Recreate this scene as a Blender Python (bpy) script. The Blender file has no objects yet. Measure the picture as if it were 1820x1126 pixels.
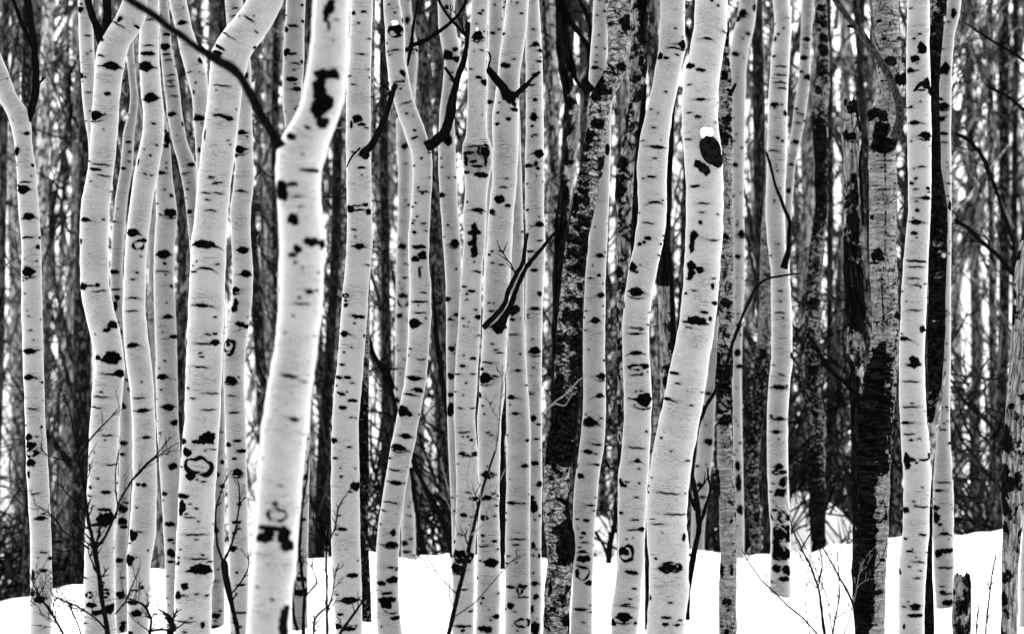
import bpy, math, random
import numpy as np
from mathutils import Vector
random.seed(7); rng = np.random.default_rng(7)
S = bpy.context.scene
C = bpy.data.collections.new("forest"); S.collection.children.link(C)

# ------------------------------------------------------------------ camera, light, exposure
KW = 0.41                     # frame width in metres per metre of distance
CAMZ = 1.5
FOCUS = 11.2
cam = bpy.data.cameras.new("camera"); co = bpy.data.objects.new("camera", cam); C.objects.link(co)
cam.sensor_width = 36; cam.lens = 36/KW; cam.clip_start = .1; cam.clip_end = 600
co.location = (0, 0, CAMZ); co.rotation_euler = (math.pi/2, 0, 0)
cam.dof.use_dof = True; cam.dof.focus_distance = FOCUS; cam.dof.aperture_fstop = 2.6
S.camera = co
W = bpy.data.worlds.new("World"); S.world = W; W.use_nodes = True
nt = W.node_tree; nt.nodes.clear()
sky = nt.nodes.new("ShaderNodeTexSky"); sky.sky_type = 'NISHITA'; sky.sun_disc = False
SUN_EL = math.radians(28); SUN_AZ = math.radians(3)      # high, beyond the trees
sky.sun_elevation = SUN_EL; sky.sun_rotation = SUN_AZ; sky.dust_density = 4; sky.air_density = 1.2
bw = nt.nodes.new("ShaderNodeRGBToBW"); bg = nt.nodes.new("ShaderNodeBackground"); wo = nt.nodes.new("ShaderNodeOutputWorld")
nt.links.new(sky.outputs[0], bw.inputs[0]); nt.links.new(bw.outputs[0], bg.inputs[0]); nt.links.new(bg.outputs[0], wo.inputs[0])
bg.inputs[1].default_value = .05
sl = bpy.data.lights.new("sun", 'SUN'); sl.energy = 5.0; sl.angle = math.radians(172)
so = bpy.data.objects.new("sun", sl); C.objects.link(so)
sd = Vector((math.sin(SUN_AZ)*math.cos(SUN_EL), math.cos(SUN_AZ)*math.cos(SUN_EL), math.sin(SUN_EL)))
so.rotation_euler = sd.to_track_quat('Z', 'Y').to_euler()
S.view_settings.view_transform = 'Standard'; S.view_settings.look = 'None'; S.view_settings.gamma = 1
S.view_settings.exposure = 1.5
S.render.engine = 'CYCLES'
S.cycles.use_denoising = True
try: S.cycles.denoiser = 'OPENIMAGEDENOISE'; S.cycles.denoising_prefilter = 'ACCURATE'
except Exception: pass
S.cycles.max_bounces = 5; S.cycles.diffuse_bounces = 3; S.cycles.glossy_bounces = 2
S.cycles.use_fast_gi = False; S.cycles.caustics_reflective = False

# ------------------------------------------------------------------ materials
def NT(name):
    m = bpy.data.materials.new(name); m.use_nodes = True; t = m.node_tree; t.nodes.clear()
    o = t.nodes.new("ShaderNodeOutputMaterial"); b = t.nodes.new("ShaderNodeBsdfPrincipled")
    t.links.new(b.outputs[0], o.inputs[0]); return m, t, b
class G:
    def __init__(s, t): s.t = t
    def _in(s, sock, v):
        if hasattr(v, 'links'): s.t.links.new(v, sock)
        elif v is not None: sock.default_value = v
    def math(s, op, a, b=None, c=None, clamp=False):
        n = s.t.nodes.new("ShaderNodeMath"); n.operation = op; n.use_clamp = clamp
        s._in(n.inputs[0], a); s._in(n.inputs[1], b)
        if c is not None: s._in(n.inputs[2], c)
        return n.outputs[0]
    def attr(s, name, vec=False):
        n = s.t.nodes.new("ShaderNodeAttribute"); n.attribute_name = name
        return n.outputs['Vector' if vec else 'Fac']
    def scale(s, v, sc, off=(0,0,0)):
        n = s.t.nodes.new("ShaderNodeMapping"); s._in(n.inputs[0], v)
        n.inputs['Scale'].default_value = sc; n.inputs['Location'].default_value = off
        return n.outputs[0]
    def noise(s, v, scale=1, detail=3, rough=.55, dist=0):
        n = s.t.nodes.new("ShaderNodeTexNoise"); s._in(n.inputs['Vector'], v)
        n.inputs['Scale'].default_value = scale; n.inputs['Detail'].default_value = detail
        n.inputs['Roughness'].default_value = rough; n.inputs['Distortion'].default_value = dist
        return n.outputs[0]
    def voro(s, v, scale=1, feature='F1', rnd=1):
        n = s.t.nodes.new("ShaderNodeTexVoronoi"); s._in(n.inputs['Vector'], v); n.feature = feature
        n.inputs['Scale'].default_value = scale; n.inputs['Randomness'].default_value = rnd
        return n.outputs['Distance']
    def sm(s, v, a, b, lo=0., hi=1.):
        n = s.t.nodes.new("ShaderNodeMapRange"); n.interpolation_type = 'SMOOTHSTEP'
        s._in(n.inputs[0], v); n.inputs[1].default_value = a; n.inputs[2].default_value = b
        n.inputs[3].default_value = lo; n.inputs[4].default_value = hi
        return n.outputs[0]
    def mix(s, f, a, b):
        n = s.t.nodes.new("ShaderNodeMix"); n.data_type = 'FLOAT'; s._in(n.inputs[0], f); s._in(n.inputs[2], a); s._in(n.inputs[3], b)
        return n.outputs[0]
    def bump(s, h, strength, dist):
        n = s.t.nodes.new("ShaderNodeBump"); s._in(n.inputs['Height'], h)
        n.inputs['Strength'].default_value = strength; n.inputs['Distance'].default_value = dist
        return n.outputs[0]

def aspen(name, base=.32, soft=False, sheen=1., far=False):
    m, t, b = NT(name); g = G(t)
    P = g.attr('bark', True); F = g.attr('mark'); T = g.attr('tone')
    clump = g.noise(g.scale(P, (5, 5, 11)), 1, 3)
    d1 = g.noise(g.scale(P, (10, 10, 380)), 1, 3, .6)
    oi = t.nodes.new('ShaderNodeObjectInfo').outputs['Random']
    th1 = g.sm(clump, .38, .68, 1., .0)                      # how much the dashes are held back
    l1 = g.sm(g.math('SUBTRACT', d1, g.math('ADD', g.math('MULTIPLY', th1, .09), g.mix(oi, -.012, .035))), .59, .63)
    d2 = g.noise(g.scale(P, (26, 26, 620), (3, 7, 2)), 1, 3, .6)
    l2 = g.sm(d2, .50, .66, 0, .8)
    sp = g.noise(P, 230, 3, .85); l3 = g.sm(sp, .50, .64, 0, 1.)
    dots = g.voro(g.scale(P, (90, 90, 150), (1, 2, 3)), 1); dsel = g.noise(g.scale(P, (7, 7, 14), (9, 1, 4)), 1, 2)
    l4 = g.math('MULTIPLY', g.sm(dots, .10, .17, 1, 0), g.sm(dsel, .54, .60))
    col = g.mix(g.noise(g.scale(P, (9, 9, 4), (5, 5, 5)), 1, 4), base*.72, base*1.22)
    col = g.math('MULTIPLY', col, g.mix(oi, .88, 1.06))
    col = g.math('MULTIPLY', col, g.math('SUBTRACT', 1, g.math('MULTIPLY', g.math('MULTIPLY', l2, g.sm(clump, .36, .62, .25, 1.)), .7)))
    col = g.math('MULTIPLY', col, g.math('SUBTRACT', 1, g.math('MULTIPLY', l3, g.sm(clump, .34, .62, .38, .85))))
    # grey weathering where 'tone' is raised
    tn = g.noise(g.scale(P, (45, 45, 70)), 1, 5, .7)
    tm = g.sm(g.math('ADD', g.math('MULTIPLY', T, .9), g.math('SUBTRACT', tn, .5)), .35, .75)
    col = g.mix(g.math('MULTIPLY', tm, .88), col, .035)
    # halo and body of the black marks
    rg = g.math('MULTIPLY', g.math('SUBTRACT', g.noise(P, 110, 3, .6), .5), .25)
    FF = g.math('ADD', F, rg)
    halo = g.sm(FF, -.42, .0, 0, .45)
    col = g.math('MULTIPLY', col, g.math('SUBTRACT', 1, halo))
    mk = g.sm(FF, -.11, .0)
    dk = g.math('MAXIMUM', mk, g.math('MAXIMUM', g.math('MULTIPLY', l1, .93), g.math('MULTIPLY', l4, .9)))
    inner = g.mix(g.sm(g.noise(P, 150, 4, .7), .55, .82), .0015, .03)
    col = g.mix(dk, col, inner)
    t.links.new(col, b.inputs['Base Color'])
    g._in(b.inputs['Roughness'], g.mix(dk, .55, .9)); g._in(b.inputs['Specular IOR Level'], g.mix(dk, .45, .0))
    g._in(b.inputs['Sheen Weight'], g.mix(dk, sheen, 0.)); b.inputs['Sheen Roughness'].default_value = .5
    h = g.math('SUBTRACT', g.math('ADD', g.math('MULTIPLY', sp, .25), g.math('MULTIPLY', d2, .35)), g.math('MULTIPLY', dk, .5))
    t.links.new(g.bump(h, .35, .004), b.inputs['Normal'])
    return m

def rough_bark(name, pale=.42, mid=.10, dark=.0015, crack=(22, 22, 40), soft=0, blot=(26, 26, 34), thr=.0, grain=(60, 60, 14), ckn=.47):
    """weathered or burnt bark: pale flakes, checks and cracks, black where 'tone' is raised"""
    m, t, b = NT(name); g = G(t)
    P = g.attr('bark', True); F = g.attr('mark'); T = g.attr('tone')
    W_ = g.scale(P, crack)
    nd = t.nodes.new("ShaderNodeTexNoise"); g._in(nd.inputs['Vector'], W_); nd.inputs['Scale'].default_value = .8; nd.inputs['Detail'].default_value = 3
    vm = t.nodes.new("ShaderNodeVectorMath"); vm.operation = 'MULTIPLY_ADD'
    t.links.new(nd.outputs[1], vm.inputs[0]); vm.inputs[1].default_value = (1.6, 1.6, 1.6); t.links.new(W_, vm.inputs[2])
    edge = g.voro(vm.outputs[0], 1, 'DISTANCE_TO_EDGE')
    ck = g.math('MULTIPLY', g.sm(edge, .012, .06, 1, 0), g.sm(g.noise(P, 11, 3), ckn, ckn+.13))
    gr = g.noise(g.scale(P, grain, (2, 8, 1)), 1, 6, .72)
    fine = g.noise(P, 210, 4, .75)
    v = g.mix(g.sm(gr, .36, .66), mid, pale)
    v = g.math('MULTIPLY', v, g.sm(fine, .30, .62, .5, 1.15))
    bl = g.noise(g.scale(P, blot, (4, 4, 9)), 1, 5, .68, .4)
    # tone 0 = clean, 1 = black all over
    tm = g.sm(g.math('ADD', T, g.math('MULTIPLY', g.math('SUBTRACT', bl, .5 - thr), 2.2)), .46, .60)
    mk = g.sm(g.math('ADD', F, g.math('MULTIPLY', g.math('SUBTRACT', g.noise(P, 80, 4, .65), .5), .8)), -.06, .06)
    dk = g.math('MAXIMUM', g.math('MAXIMUM', tm, mk), ck)
    inner = g.mix(g.math('MULTIPLY', g.sm(gr, .44, .68), g.sm(fine, .40, .66)), dark, .035)
    t.links.new(g.mix(dk, v, inner), b.inputs['Base Color'])
    b.inputs['Roughness'].default_value = .85; g._in(b.inputs['Specular IOR Level'], g.mix(dk, .25, .0))
    h = g.math('SUBTRACT', g.math('ADD', g.math('MULTIPLY', fine, .5), gr), g.math('MULTIPLY', dk, .6))
    t.links.new(g.bump(h, .8, .008), b.inputs['Normal'])
    return m

def plain(name, lo, hi, scale=60, rough=.9, spec=.1, obj=True, stretch=(1, 1, 1), bumpd=.004):
    m, t, b = NT(name); g = G(t)
    tc = t.nodes.new("ShaderNodeTexCoord")
    n = g.noise(g.scale(tc.outputs['Object'], stretch), scale, 5, .65)
    t.links.new(g.mix(g.sm(n, .35, .68), lo, hi), b.inputs['Base Color'])
    b.inputs['Roughness'].default_value = rough; b.inputs['Specular IOR Level'].default_value = spec
    t.links.new(g.bump(n, .6, bumpd), b.inputs['Normal'])
    return m

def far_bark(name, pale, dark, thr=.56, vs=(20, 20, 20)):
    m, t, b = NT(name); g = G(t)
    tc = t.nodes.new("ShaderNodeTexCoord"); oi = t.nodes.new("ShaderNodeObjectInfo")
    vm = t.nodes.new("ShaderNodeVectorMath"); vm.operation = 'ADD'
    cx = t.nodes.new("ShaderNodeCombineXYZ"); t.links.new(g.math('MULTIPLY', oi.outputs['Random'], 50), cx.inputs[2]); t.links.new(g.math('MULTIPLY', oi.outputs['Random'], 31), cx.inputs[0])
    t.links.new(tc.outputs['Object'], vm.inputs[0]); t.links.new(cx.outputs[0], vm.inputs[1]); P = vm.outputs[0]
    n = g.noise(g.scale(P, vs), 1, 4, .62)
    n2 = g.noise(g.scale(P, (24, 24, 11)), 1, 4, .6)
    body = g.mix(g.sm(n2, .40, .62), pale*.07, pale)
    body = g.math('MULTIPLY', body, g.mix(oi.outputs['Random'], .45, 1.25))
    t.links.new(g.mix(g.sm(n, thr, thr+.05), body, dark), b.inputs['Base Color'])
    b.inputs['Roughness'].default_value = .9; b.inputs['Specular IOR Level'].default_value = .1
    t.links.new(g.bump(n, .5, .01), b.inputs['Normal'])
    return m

M = {}
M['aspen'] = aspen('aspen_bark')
M['aspen_dim'] = aspen('aspen_bark_half_shaded', base=.25, sheen=.8)  # same aspen bark, darkened for trunks that stand in some shade
M['aspen_shaded'] = aspen('aspen_bark_shaded', base=.24, sheen=.5)  # darkest copy of the aspen bark, shade put into its base colour
M['burnt'] = rough_bark('burnt_bark', pale=.50, mid=.012, thr=.02, blot=(13, 13, 17), ckn=.33, crack=(13, 13, 34), grain=(40, 40, 60))
M['dead'] = rough_bark('dead_wood', pale=.42, mid=.015, thr=.03, blot=(16, 16, 15), crack=(30, 30, 9), grain=(70, 70, 10))
M['scarred'] = rough_bark('scarred_bark', pale=.36, mid=.09, thr=.0, ckn=.45, crack=(34, 34, 12), grain=(16, 16, 90))
M['blotched'] = rough_bark('blotched_bark', pale=.26, mid=.03, thr=.07, crack=(9, 9, 4), blot=(38, 38, 46), grain=(30, 30, 60))
M['twig'] = plain('twig_bark', .0015, .006, 90, spec=.0)
M['paletwig'] = plain('pale_twig_bark', .08, .22, 90)
M['burnt_limb'] = plain('burnt_limb_bark', .05, .5, 30)
M['limb'] = plain('limb_bark', .006, .06, 60, spec=.02)
M['knot'] = plain('knot_bark', .0004, .010, 38, rough=.9, spec=.0, stretch=(1, 1, 1.6), bumpd=.012)
M['far_pale'] = far_bark('far_pale_bark', .70, .0015, .55)
M['far_grey'] = far_bark('far_grey_shaded_bark', .22, .001, .49)  # bark darkened to carry the shade of the dense wood
M['far_dark'] = far_bark('far_dark_shaded_bark', .07, .001, .45)  # likewise, deep forest shade put into the bark colour

def snow_mat():
    m, t, b = NT('snow'); g = G(t)
    tc = t.nodes.new("ShaderNodeTexCoord")
    n = g.noise(tc.outputs['Object'], 2.2, 6, .6); n2 = g.noise(tc.outputs['Object'], 60, 3, .6)
    t.links.new(g.mix(n2, .86, .93), b.inputs['Base Color']); b.inputs['Roughness'].default_value = .7
    b.inputs['Specular IOR Level'].default_value = .2
    t.links.new(g.bump(g.math('ADD', n, g.math('MULTIPLY', n2, .1)), .4, .08), b.inputs['Normal'])
    return m
M['snow'] = snow_mat()

def grey_strip_mat(name, lo, hi):
    m, t, b = NT(name); g = G(t)
    a = g.attr('shade')
    tc = t.nodes.new("ShaderNodeTexCoord")
    n = g.noise(tc.outputs['Object'], 5, 3)
    t.links.new(g.math('MULTIPLY', g.mix(a, lo, hi), g.sm(n, .35, .65, .25, 1.3)), b.inputs['Base Color'])
    b.inputs['Roughness'].default_value = .95; b.inputs['Specular IOR Level'].default_value = .05
    return m
M['brush'] = grey_strip_mat('brush_twigs', .001, .30)

# ------------------------------------------------------------------ helpers
def mesh_obj(name, verts, quads, mat, parent=None, tris=None, attrs=None, smooth=True):
    me = bpy.data.meshes.new(name)
    verts = np.asarray(verts, dtype=np.float32); nv = len(verts)
    quads = np.asarray(quads, dtype=np.int32).reshape(-1, 4)
    tr = np.zeros((0, 3), np.int32) if tris is None else np.asarray(tris, dtype=np.int32).reshape(-1, 3)
    me.vertices.add(nv); me.vertices.foreach_set('co', verts.ravel())
    nl = quads.size + tr.size
    me.loops.add(nl); me.loops.foreach_set('vertex_index', np.concatenate([quads.ravel(), tr.ravel()]))
    npoly = len(quads) + len(tr); me.polygons.add(npoly)
    tot = np.concatenate([np.full(len(quads), 4), np.full(len(tr), 3)]).astype(np.int32)
    st = np.concatenate([[0], np.cumsum(tot)[:-1]]).astype(np.int32)
    me.polygons.foreach_set('loop_start', st)
    try: me.polygons.foreach_set('loop_total', tot)
    except Exception: pass
    me.polygons.foreach_set('use_smooth', np.full(npoly, smooth))
    for k, v in (attrs or {}).items():
        v = np.asarray(v, dtype=np.float32)
        if v.ndim == 2:
            a = me.attributes.new(k, 'FLOAT_VECTOR', 'POINT'); a.data.foreach_set('vector', v.ravel())
        else:
            a = me.attributes.new(k, 'FLOAT', 'POINT'); a.data.foreach_set('value', v)
    me.update(calc_edges=True)
    me.materials.append(mat)
    o = bpy.data.objects.new(name, me); C.objects.link(o)
    if parent is not None: o.parent = parent; o.matrix_parent_inverse.identity(); o.location = -parent.location
    return o
def tag(o, label, cat, group=None, kind=None):
    if label: o['label'] = label
    if cat: o['category'] = cat
    if group: o['group'] = group
    if kind: o['kind'] = kind
    return o
def empty(name, loc, label, cat, group=None):
    o = bpy.data.objects.new(name, None); o.empty_display_size = .2; o.location = loc; C.objects.link(o)
    return tag(o, label, cat, group)
def k_of(d): return KW*d/1820.
def wp(px, py, d):
    k = k_of(d); return np.array([(px-910)*k, d, CAMZ + (563-py)*k])

# ------------------------------------------------------------------ the ground
CREST = [(-400, 1090), (0, 1064), (150, 1040), (300, 1002), (450, 992), (560, 985), (640, 968), (700, 980), (800, 986), (960, 990), (1150, 992),
         (1240, 970), (1330, 976), (1450, 966), (1560, 958), (1650, 948), (1780, 943), (1820, 950), (2300, 955)]
def sstep(a, b, x):
    t = np.clip((x-a)/(b-a), 0, 1); return t*t*(3-2*t)
def ground(X, Y):
    X = np.asarray(X, float); Y = np.asarray(Y, float)
    px = X/k_of(15.5)+910
    py = np.interp(px, [c[0] for c in CREST], [c[1] for c in CREST])
    zc = CAMZ - (py-563)*k_of(15.5)
    z = zc - .055*np.clip(13.6-Y, 0, 5) - .02*np.clip(13.6-Y, 0, 2)**2
    z = z + .018*np.sin(X*2.1+Y*1.3) + .012*np.sin(X*5.3-Y*3.1)
    z = z + (.010*np.sin(X*13.1+Y*7)+.006*np.sin(X*29-Y*11)+.008*np.sin(X*8.3+Y*17))
    z = z - 1.6*sstep(15.5, 20, Y) - .10*sstep(15.2, 16.2, Y)
    z = z + .30*np.clip(Y-25, 0, 60)*sstep(25, 32, Y)
    def mound(px0, py0, y0, sx, sy):
        x0 = (px0-910)*k_of(y0); top = CAMZ-(py0-563)*k_of(y0)
        zz = z
        base = -1.1
        return (top-base)*np.exp(-((X-x0)/sx)**2-((Y-y0)/sy)**2)
    z = z + mound(1420, 838, 18.6, .62, 1.1)*.97 + mound(1062, 880, 18.4, .40, .9)*.97 + mound(1690, 930, 18, .5, .9)*.4
    for bx, by in ((1392, 13.0), (1686, 12.5), (1456, 15.1)):        # snow banked against the right of three feet
        z = z + .055*np.exp(-((X-(bx-910)*k_of(by)-.07)/.07)**2-((Y-by+.13)/.13)**2)
    return z
def g1(x, y): return float(ground(x, y))
xs = np.unique(np.concatenate([np.arange(-5, 5, .05), np.arange(-12, 12, .3), np.arange(-80, 81, 4.)]))
ys = np.unique(np.concatenate([np.arange(-10, 8, 1.), np.arange(8, 20, .05), np.arange(20, 34, .3), np.arange(34, 121, 3.)]))
GX, GY = np.meshgrid(xs, ys); GZ = ground(GX, GY)
nx, ny = len(xs), len(ys)
idx = np.arange(nx*ny).reshape(ny, nx)
q = np.stack([idx[:-1, :-1], idx[:-1, 1:], idx[1:, 1:], idx[1:, :-1]], -1).reshape(-1, 4)
tag(mesh_obj('snow_ground', np.stack([GX, GY, GZ], -1).reshape(-1, 3), q, M['snow']), 'deep white snow sloping up through the wood', None, kind='structure')

# ------------------------------------------------------------------ trunks traced in photo pixels, built at their own distance
TS = 2.963
TILE = {'A1': (0, 0), 'A2': (0, 370), 'A3': (0, 746), 'B1': (440, 0), 'B2': (440, 370), 'B3': (440, 746),
        'C1': (880, 0), 'C2': (880, 370), 'C3': (880, 746), 'D1': (1320, 0), 'D2': (1320, 370), 'D3': (1320, 746)}
def parse_marks(s):
    out = []
    for tok in s.replace('\n', ';').split(';'):
        p = tok.split()
        if not p: continue
        if p[0] in TILE: ox, oy = TILE[p[0]]; p = p[1:]
        if not p: continue
        v = [float(a) for a in p[1:]]
        x, y = ox+v[0]/TS, oy+v[1]/TS
        w = v[2] if len(v) > 2 else 13
        h = v[3] if len(v) > 3 else (w*.7 if p[0] != 'd' else 5)
        out.append((p[0], x, y, w/TS, h/TS))
    return out
def smooth(a, n):
    if n < 2: return a
    kx = np.hanning(n+2)[1:-1]; kx /= kx.sum()
    return np.convolve(np.pad(a, n//2, 'edge'), kx, 'same')[n//2:-(n//2)]
def sinenoise(y, seed, wl):
    r = np.random.default_rng(seed); o = 0
    for k in range(4): o = o + np.sin(y/wl*(1.6**k)*2*np.pi + r.uniform(0, 6.28))/(1.4**k)
    return o/2.2

def ell(a, b, ra, rb, n=2.):
    k0 = (np.abs(a/ra)**n+np.abs(b/rb)**n)**(1/n)+1e-6; k1 = np.sqrt((a/ra**2)**2+(b/rb**2)**2)+1e-6
    return -np.where(k0 > 1, k0*(k0-1)/k1, (k0-1)*min(ra, rb))
def build_trunk(parent, d, pts, marks, mat, seed, tone=None, auto=0, rough=.017, lump=0., tops=None, smoothn=13, bottom=None, topcap=None, backmarks=True):
    """pts: (y, xl, xr). tone: list of (y, left, right) weathering. returns the mesh object"""
    r = np.random.default_rng(seed)
    k = k_of(d)
    P = np.array(pts, float); yy = P[:, 0]; cc = (P[:, 1]+P[:, 2])/2; hh = (P[:, 2]-P[:, 1])/2
    xb = (cc[-1]-910)*k
    ybot = 563 + (CAMZ - (g1(xb, d)-.15))/k if bottom is None else bottom
    step = 2.0 if FOCUS-2 < d < 14.2 else 3.0
    ytop = P[0, 0]
    vis = np.arange(max(ytop, -16), min(1140, ybot)+step, step)
    # above the frame: the trunk goes on, leaning less and less
    rows = vis
    if ytop <= 0 and topcap is None:
        up = -16 - np.cumsum(np.full(26, 34.)); rows = np.concatenate([up[::-1], rows])
    if ybot > 1140: rows = np.concatenate([rows, np.linspace(1146, max(ybot, 1160), 6)])
    yc = np.clip(rows, yy[0], yy[-1])
    c = np.interp(yc, yy, cc); h = np.interp(yc, yy, hh)
    m0 = (cc[1]-cc[0])/(yy[1]-yy[0]); m0 = np.clip(m0, -1, 1)
    over = np.minimum(rows-yy[0], 0.); c = c + m0*220*(np.exp(over/220)-1)*-1*-1
    h = h*(1+over*.00022)
    vi = (rows >= -16) & (rows <= 1140)
    c[vi] = smooth(c[vi], smoothn); h[vi] = smooth(h[vi], smoothn)
    h = h*(1+rough*sinenoise(rows, seed, 60)) ; c = c + h*rough*1.2*sinenoise(rows, seed+1, 90)
    dc = np.gradient(c, rows); cosl = 1/np.sqrt(1+dc**2); sinl = dc*cosl
    Rm = h.mean()
    nf = int(np.clip(math.pi*1.15*h.max()/step, 14, 64)); nb = 10
    th = np.concatenate([np.linspace(-1.8, 1.8, nf), np.linspace(1.8, 2*math.pi-1.8, nb+2)[1:-1]])
    nt_ = len(th)
    TH, RO = np.meshgrid(th, rows); H = h[:, None]; CO = cosl[:, None]; SI = sinl[:, None]
    if lump > 0:
        L = 0
        for kk in range(7):
            a, b_, p1, p2 = r.integers(1, 5), r.uniform(.01, .11), r.uniform(0, 6.28), r.uniform(0, 6.28)
            L = L + np.sin(TH*a+p1+RO*b_*.3)*np.sin(RO*b_+p2)
        fine = np.abs(np.sin(TH*7+3*np.sin(RO*.03)+p1))*.5
        H = H*(1+lump*(L*.35+fine*.5-.2))
    s = np.concatenate([[0], np.cumsum(np.diff(rows)/((cosl[1:]+cosl[:-1])/2))])
    ARC = TH*H*CO                                   # px round the trunk
    DX = H*np.sin(TH)
    V = s[:, None] + DX*SI
    # marks
    F = np.full(TH.shape, -12.); BUL = np.zeros(TH.shape)
    ms = list(marks)
    for _ in range(auto):
        y = r.uniform(0, min(1120, ybot)); w = r.uniform(.12, .55)*Rm; kind = r.choice(['e', 'b', 'd', 'd', 'b'])
        cx = np.interp(y, rows, c); hx = np.interp(y, rows, h)
        if kind == 'e': w = r.uniform(.45, .9)*Rm
        ms.append((kind, cx+hx*r.uniform(-.8, .8), y, w, w*(.55 if kind != 'd' else .2)))
    for _ in range(int(r.integers(6, 38))):                       # small flecks
        y = r.uniform(0, min(1120, ybot)); cx = np.interp(y, rows, c); hx = np.interp(y, rows, h)
        w = r.uniform(.06, .35)*Rm
        ms.append(('d', cx+hx*r.uniform(-.95, .95), y, w, r.uniform(1.2, 2.6)))
    polar = [(m, None) for m in ms]
    if backmarks:
        for _ in range(8):
            polar.append((('e', 0, r.uniform(0, 1100), Rm*.7, Rm*.4), r.uniform(1.9, 4.4)))
    for (kind, mx, my, mw, mh), tb in polar:
        if my < rows[0] or my > rows[-1]: continue
        cx = np.interp(my, rows, c); hx = np.interp(my, rows, h); cl = np.interp(my, rows, cosl); sl_ = np.interp(my, rows, sinl)
        if tb is None:
            tt = np.clip((mx-cx)/hx, -.985, .985); a0 = math.asin(tt); comp = max(.42, math.cos(a0))
            offx = mx-cx
            # centre row on the local ring
        else: a0 = tb; comp = 1; offx = hx*math.sin(tb)
        w = mw/comp; w = min(w, hx*2.4)
        ext = max(mw, mh)*2.4+14
        i0, i1 = np.searchsorted(rows, [my-ext-abs(offx)*.0, my+ext])
        if i1 <= i0: continue
        sl2 = slice(i0, i1)
        A = (TH[sl2]-a0)
        A = A*hx*cl
        Yd = (RO[sl2]-my)/1.0*1/cl + (DX[sl2]-offx)*sl_
        ph = r.uniform(0, 6.28, 6)
        sz = min(w, mh)
        wa = .05 if kind in 'ed' else .085
        if kind in 'bpe':
            u = 6.28/max(sz, 7)
            A2 = A + wa*sz*(np.sin(Yd*u*.8+ph[0])+.6*np.sin(Yd*u*1.9+A*u*.7+ph[1]))
            Y2 = Yd + wa*sz*(np.sin(A*u*.8+ph[2])+.6*np.sin(A*u*2.1-Yd*u*.6+ph[3]))
        else: A2, Y2 = A, Yd + .5*np.sin(A*.35+ph[4])
        if kind in 'ebd':
            f = ell(A2, Y2, w/2, mh/2)
            if kind == 'd': f = ell(A2, Y2, w/2, max(1.0, mh/2))
            if kind == 'e':
                cv = r.uniform(-.28, .12)                              # faint brow each side of the scar
                cur = Yd - mh*r.uniform(-.1, .15) + (A**2)/w*cv
                bh = max(mh*.07, .8); f = np.maximum(f, ell(A, cur, w*r.uniform(.6, .95), bh))
                f = np.maximum(f, ell(A, cur, w*.68, mh*.2))
                if mh > 9 and r.random() < .5:
                    c2 = Yd-mh*r.uniform(.6, .8)+(A**2)/(w*3.2)
                    f = np.maximum(f, np.minimum(ell(A, c2, w*.6, 1.0), -.05))
                BUL[sl2] += .09*np.exp(-(A/w)**2-(Yd/mh)**2*.6) * (mh > 9)
        elif kind == 'p':
            f = ell(A2, Y2, w/2, mh/2, 2.6)
        elif kind == 'r':
            A2 = A + .04*sz*np.sin(Yd*6.28/sz*.9+ph[0]); Y2 = Yd+.05*sz*np.sin(A*6.28/sz*1.1+ph[1])
            qd = np.sqrt((A2/(w/2))**2+(Y2/(mh/2))**2)
            thk = max(1.1, .05*sz)*(1+.9*np.sin(np.arctan2(Y2, A2)*3+ph[2])); f = thk-np.abs(qd-1)*sz/2
        F[sl2] = np.maximum(F[sl2], f)
    Hd = H*(1+BUL)
    X = (c[:, None]-910+Hd*np.sin(TH)*1.0)*k
    Y = d - Hd*CO*np.cos(TH)*k
    Z = CAMZ+(563-RO)*k + 0*TH
    if topcap == 'broken':
        jag = 9*np.abs(np.sin(TH*2.3+seed))+5*np.abs(np.sin(TH*5+1)); wgt = np.clip(1-(RO-rows[0])/40, 0, 1)
        Z = Z - jag*wgt*k
    verts = np.stack([X, Y, Z], -1).reshape(-1, 3)
    Rl = H*CO*k
    bark = np.stack([Rl*np.sin(TH)+seed*1.37, Rl*np.cos(TH)+seed*.71, V*k*-1+seed*.93], -1).reshape(-1, 3)
    T = np.zeros(TH.shape)
    if tone:
        ty = [a[0] for a in tone]
        tl = np.interp(rows, ty, [a[1] for a in tone]); tr = np.interp(rows, ty, [a[2] for a in tone])
        u = (np.sin(TH)+1)/2; T = tl[:, None]*(1-u)+tr[:, None]*u
    nr = len(rows); ix = np.arange(nr*nt_).reshape(nr, nt_); jx = np.roll(ix, -1, 1)
    q = np.stack([ix[:-1], ix[1:], jx[1:], jx[:-1]], -1).reshape(-1, 4)
    tris = []
    if topcap:
        top = verts[:nt_].mean(0); top[2] -= .02 if topcap == 'broken' else -.004
        verts = np.vstack([verts, top]); bark = np.vstack([bark, bark[0]+.02])
        F = np.append(F.ravel(), -12); T = np.append(T.ravel(), .6); n0 = len(verts)-1
        tris = [(n0, int(ix[0, j]), int(jx[0, j])) for j in range(nt_)]
    base = np.array(parent.location)
    o = mesh_obj('trunk', verts - base, q, mat, None, tris=tris or None, attrs={'bark': bark, 'mark': np.ravel(F)*.1, 'tone': np.ravel(T)})
    o.parent = parent
    return o

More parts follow.
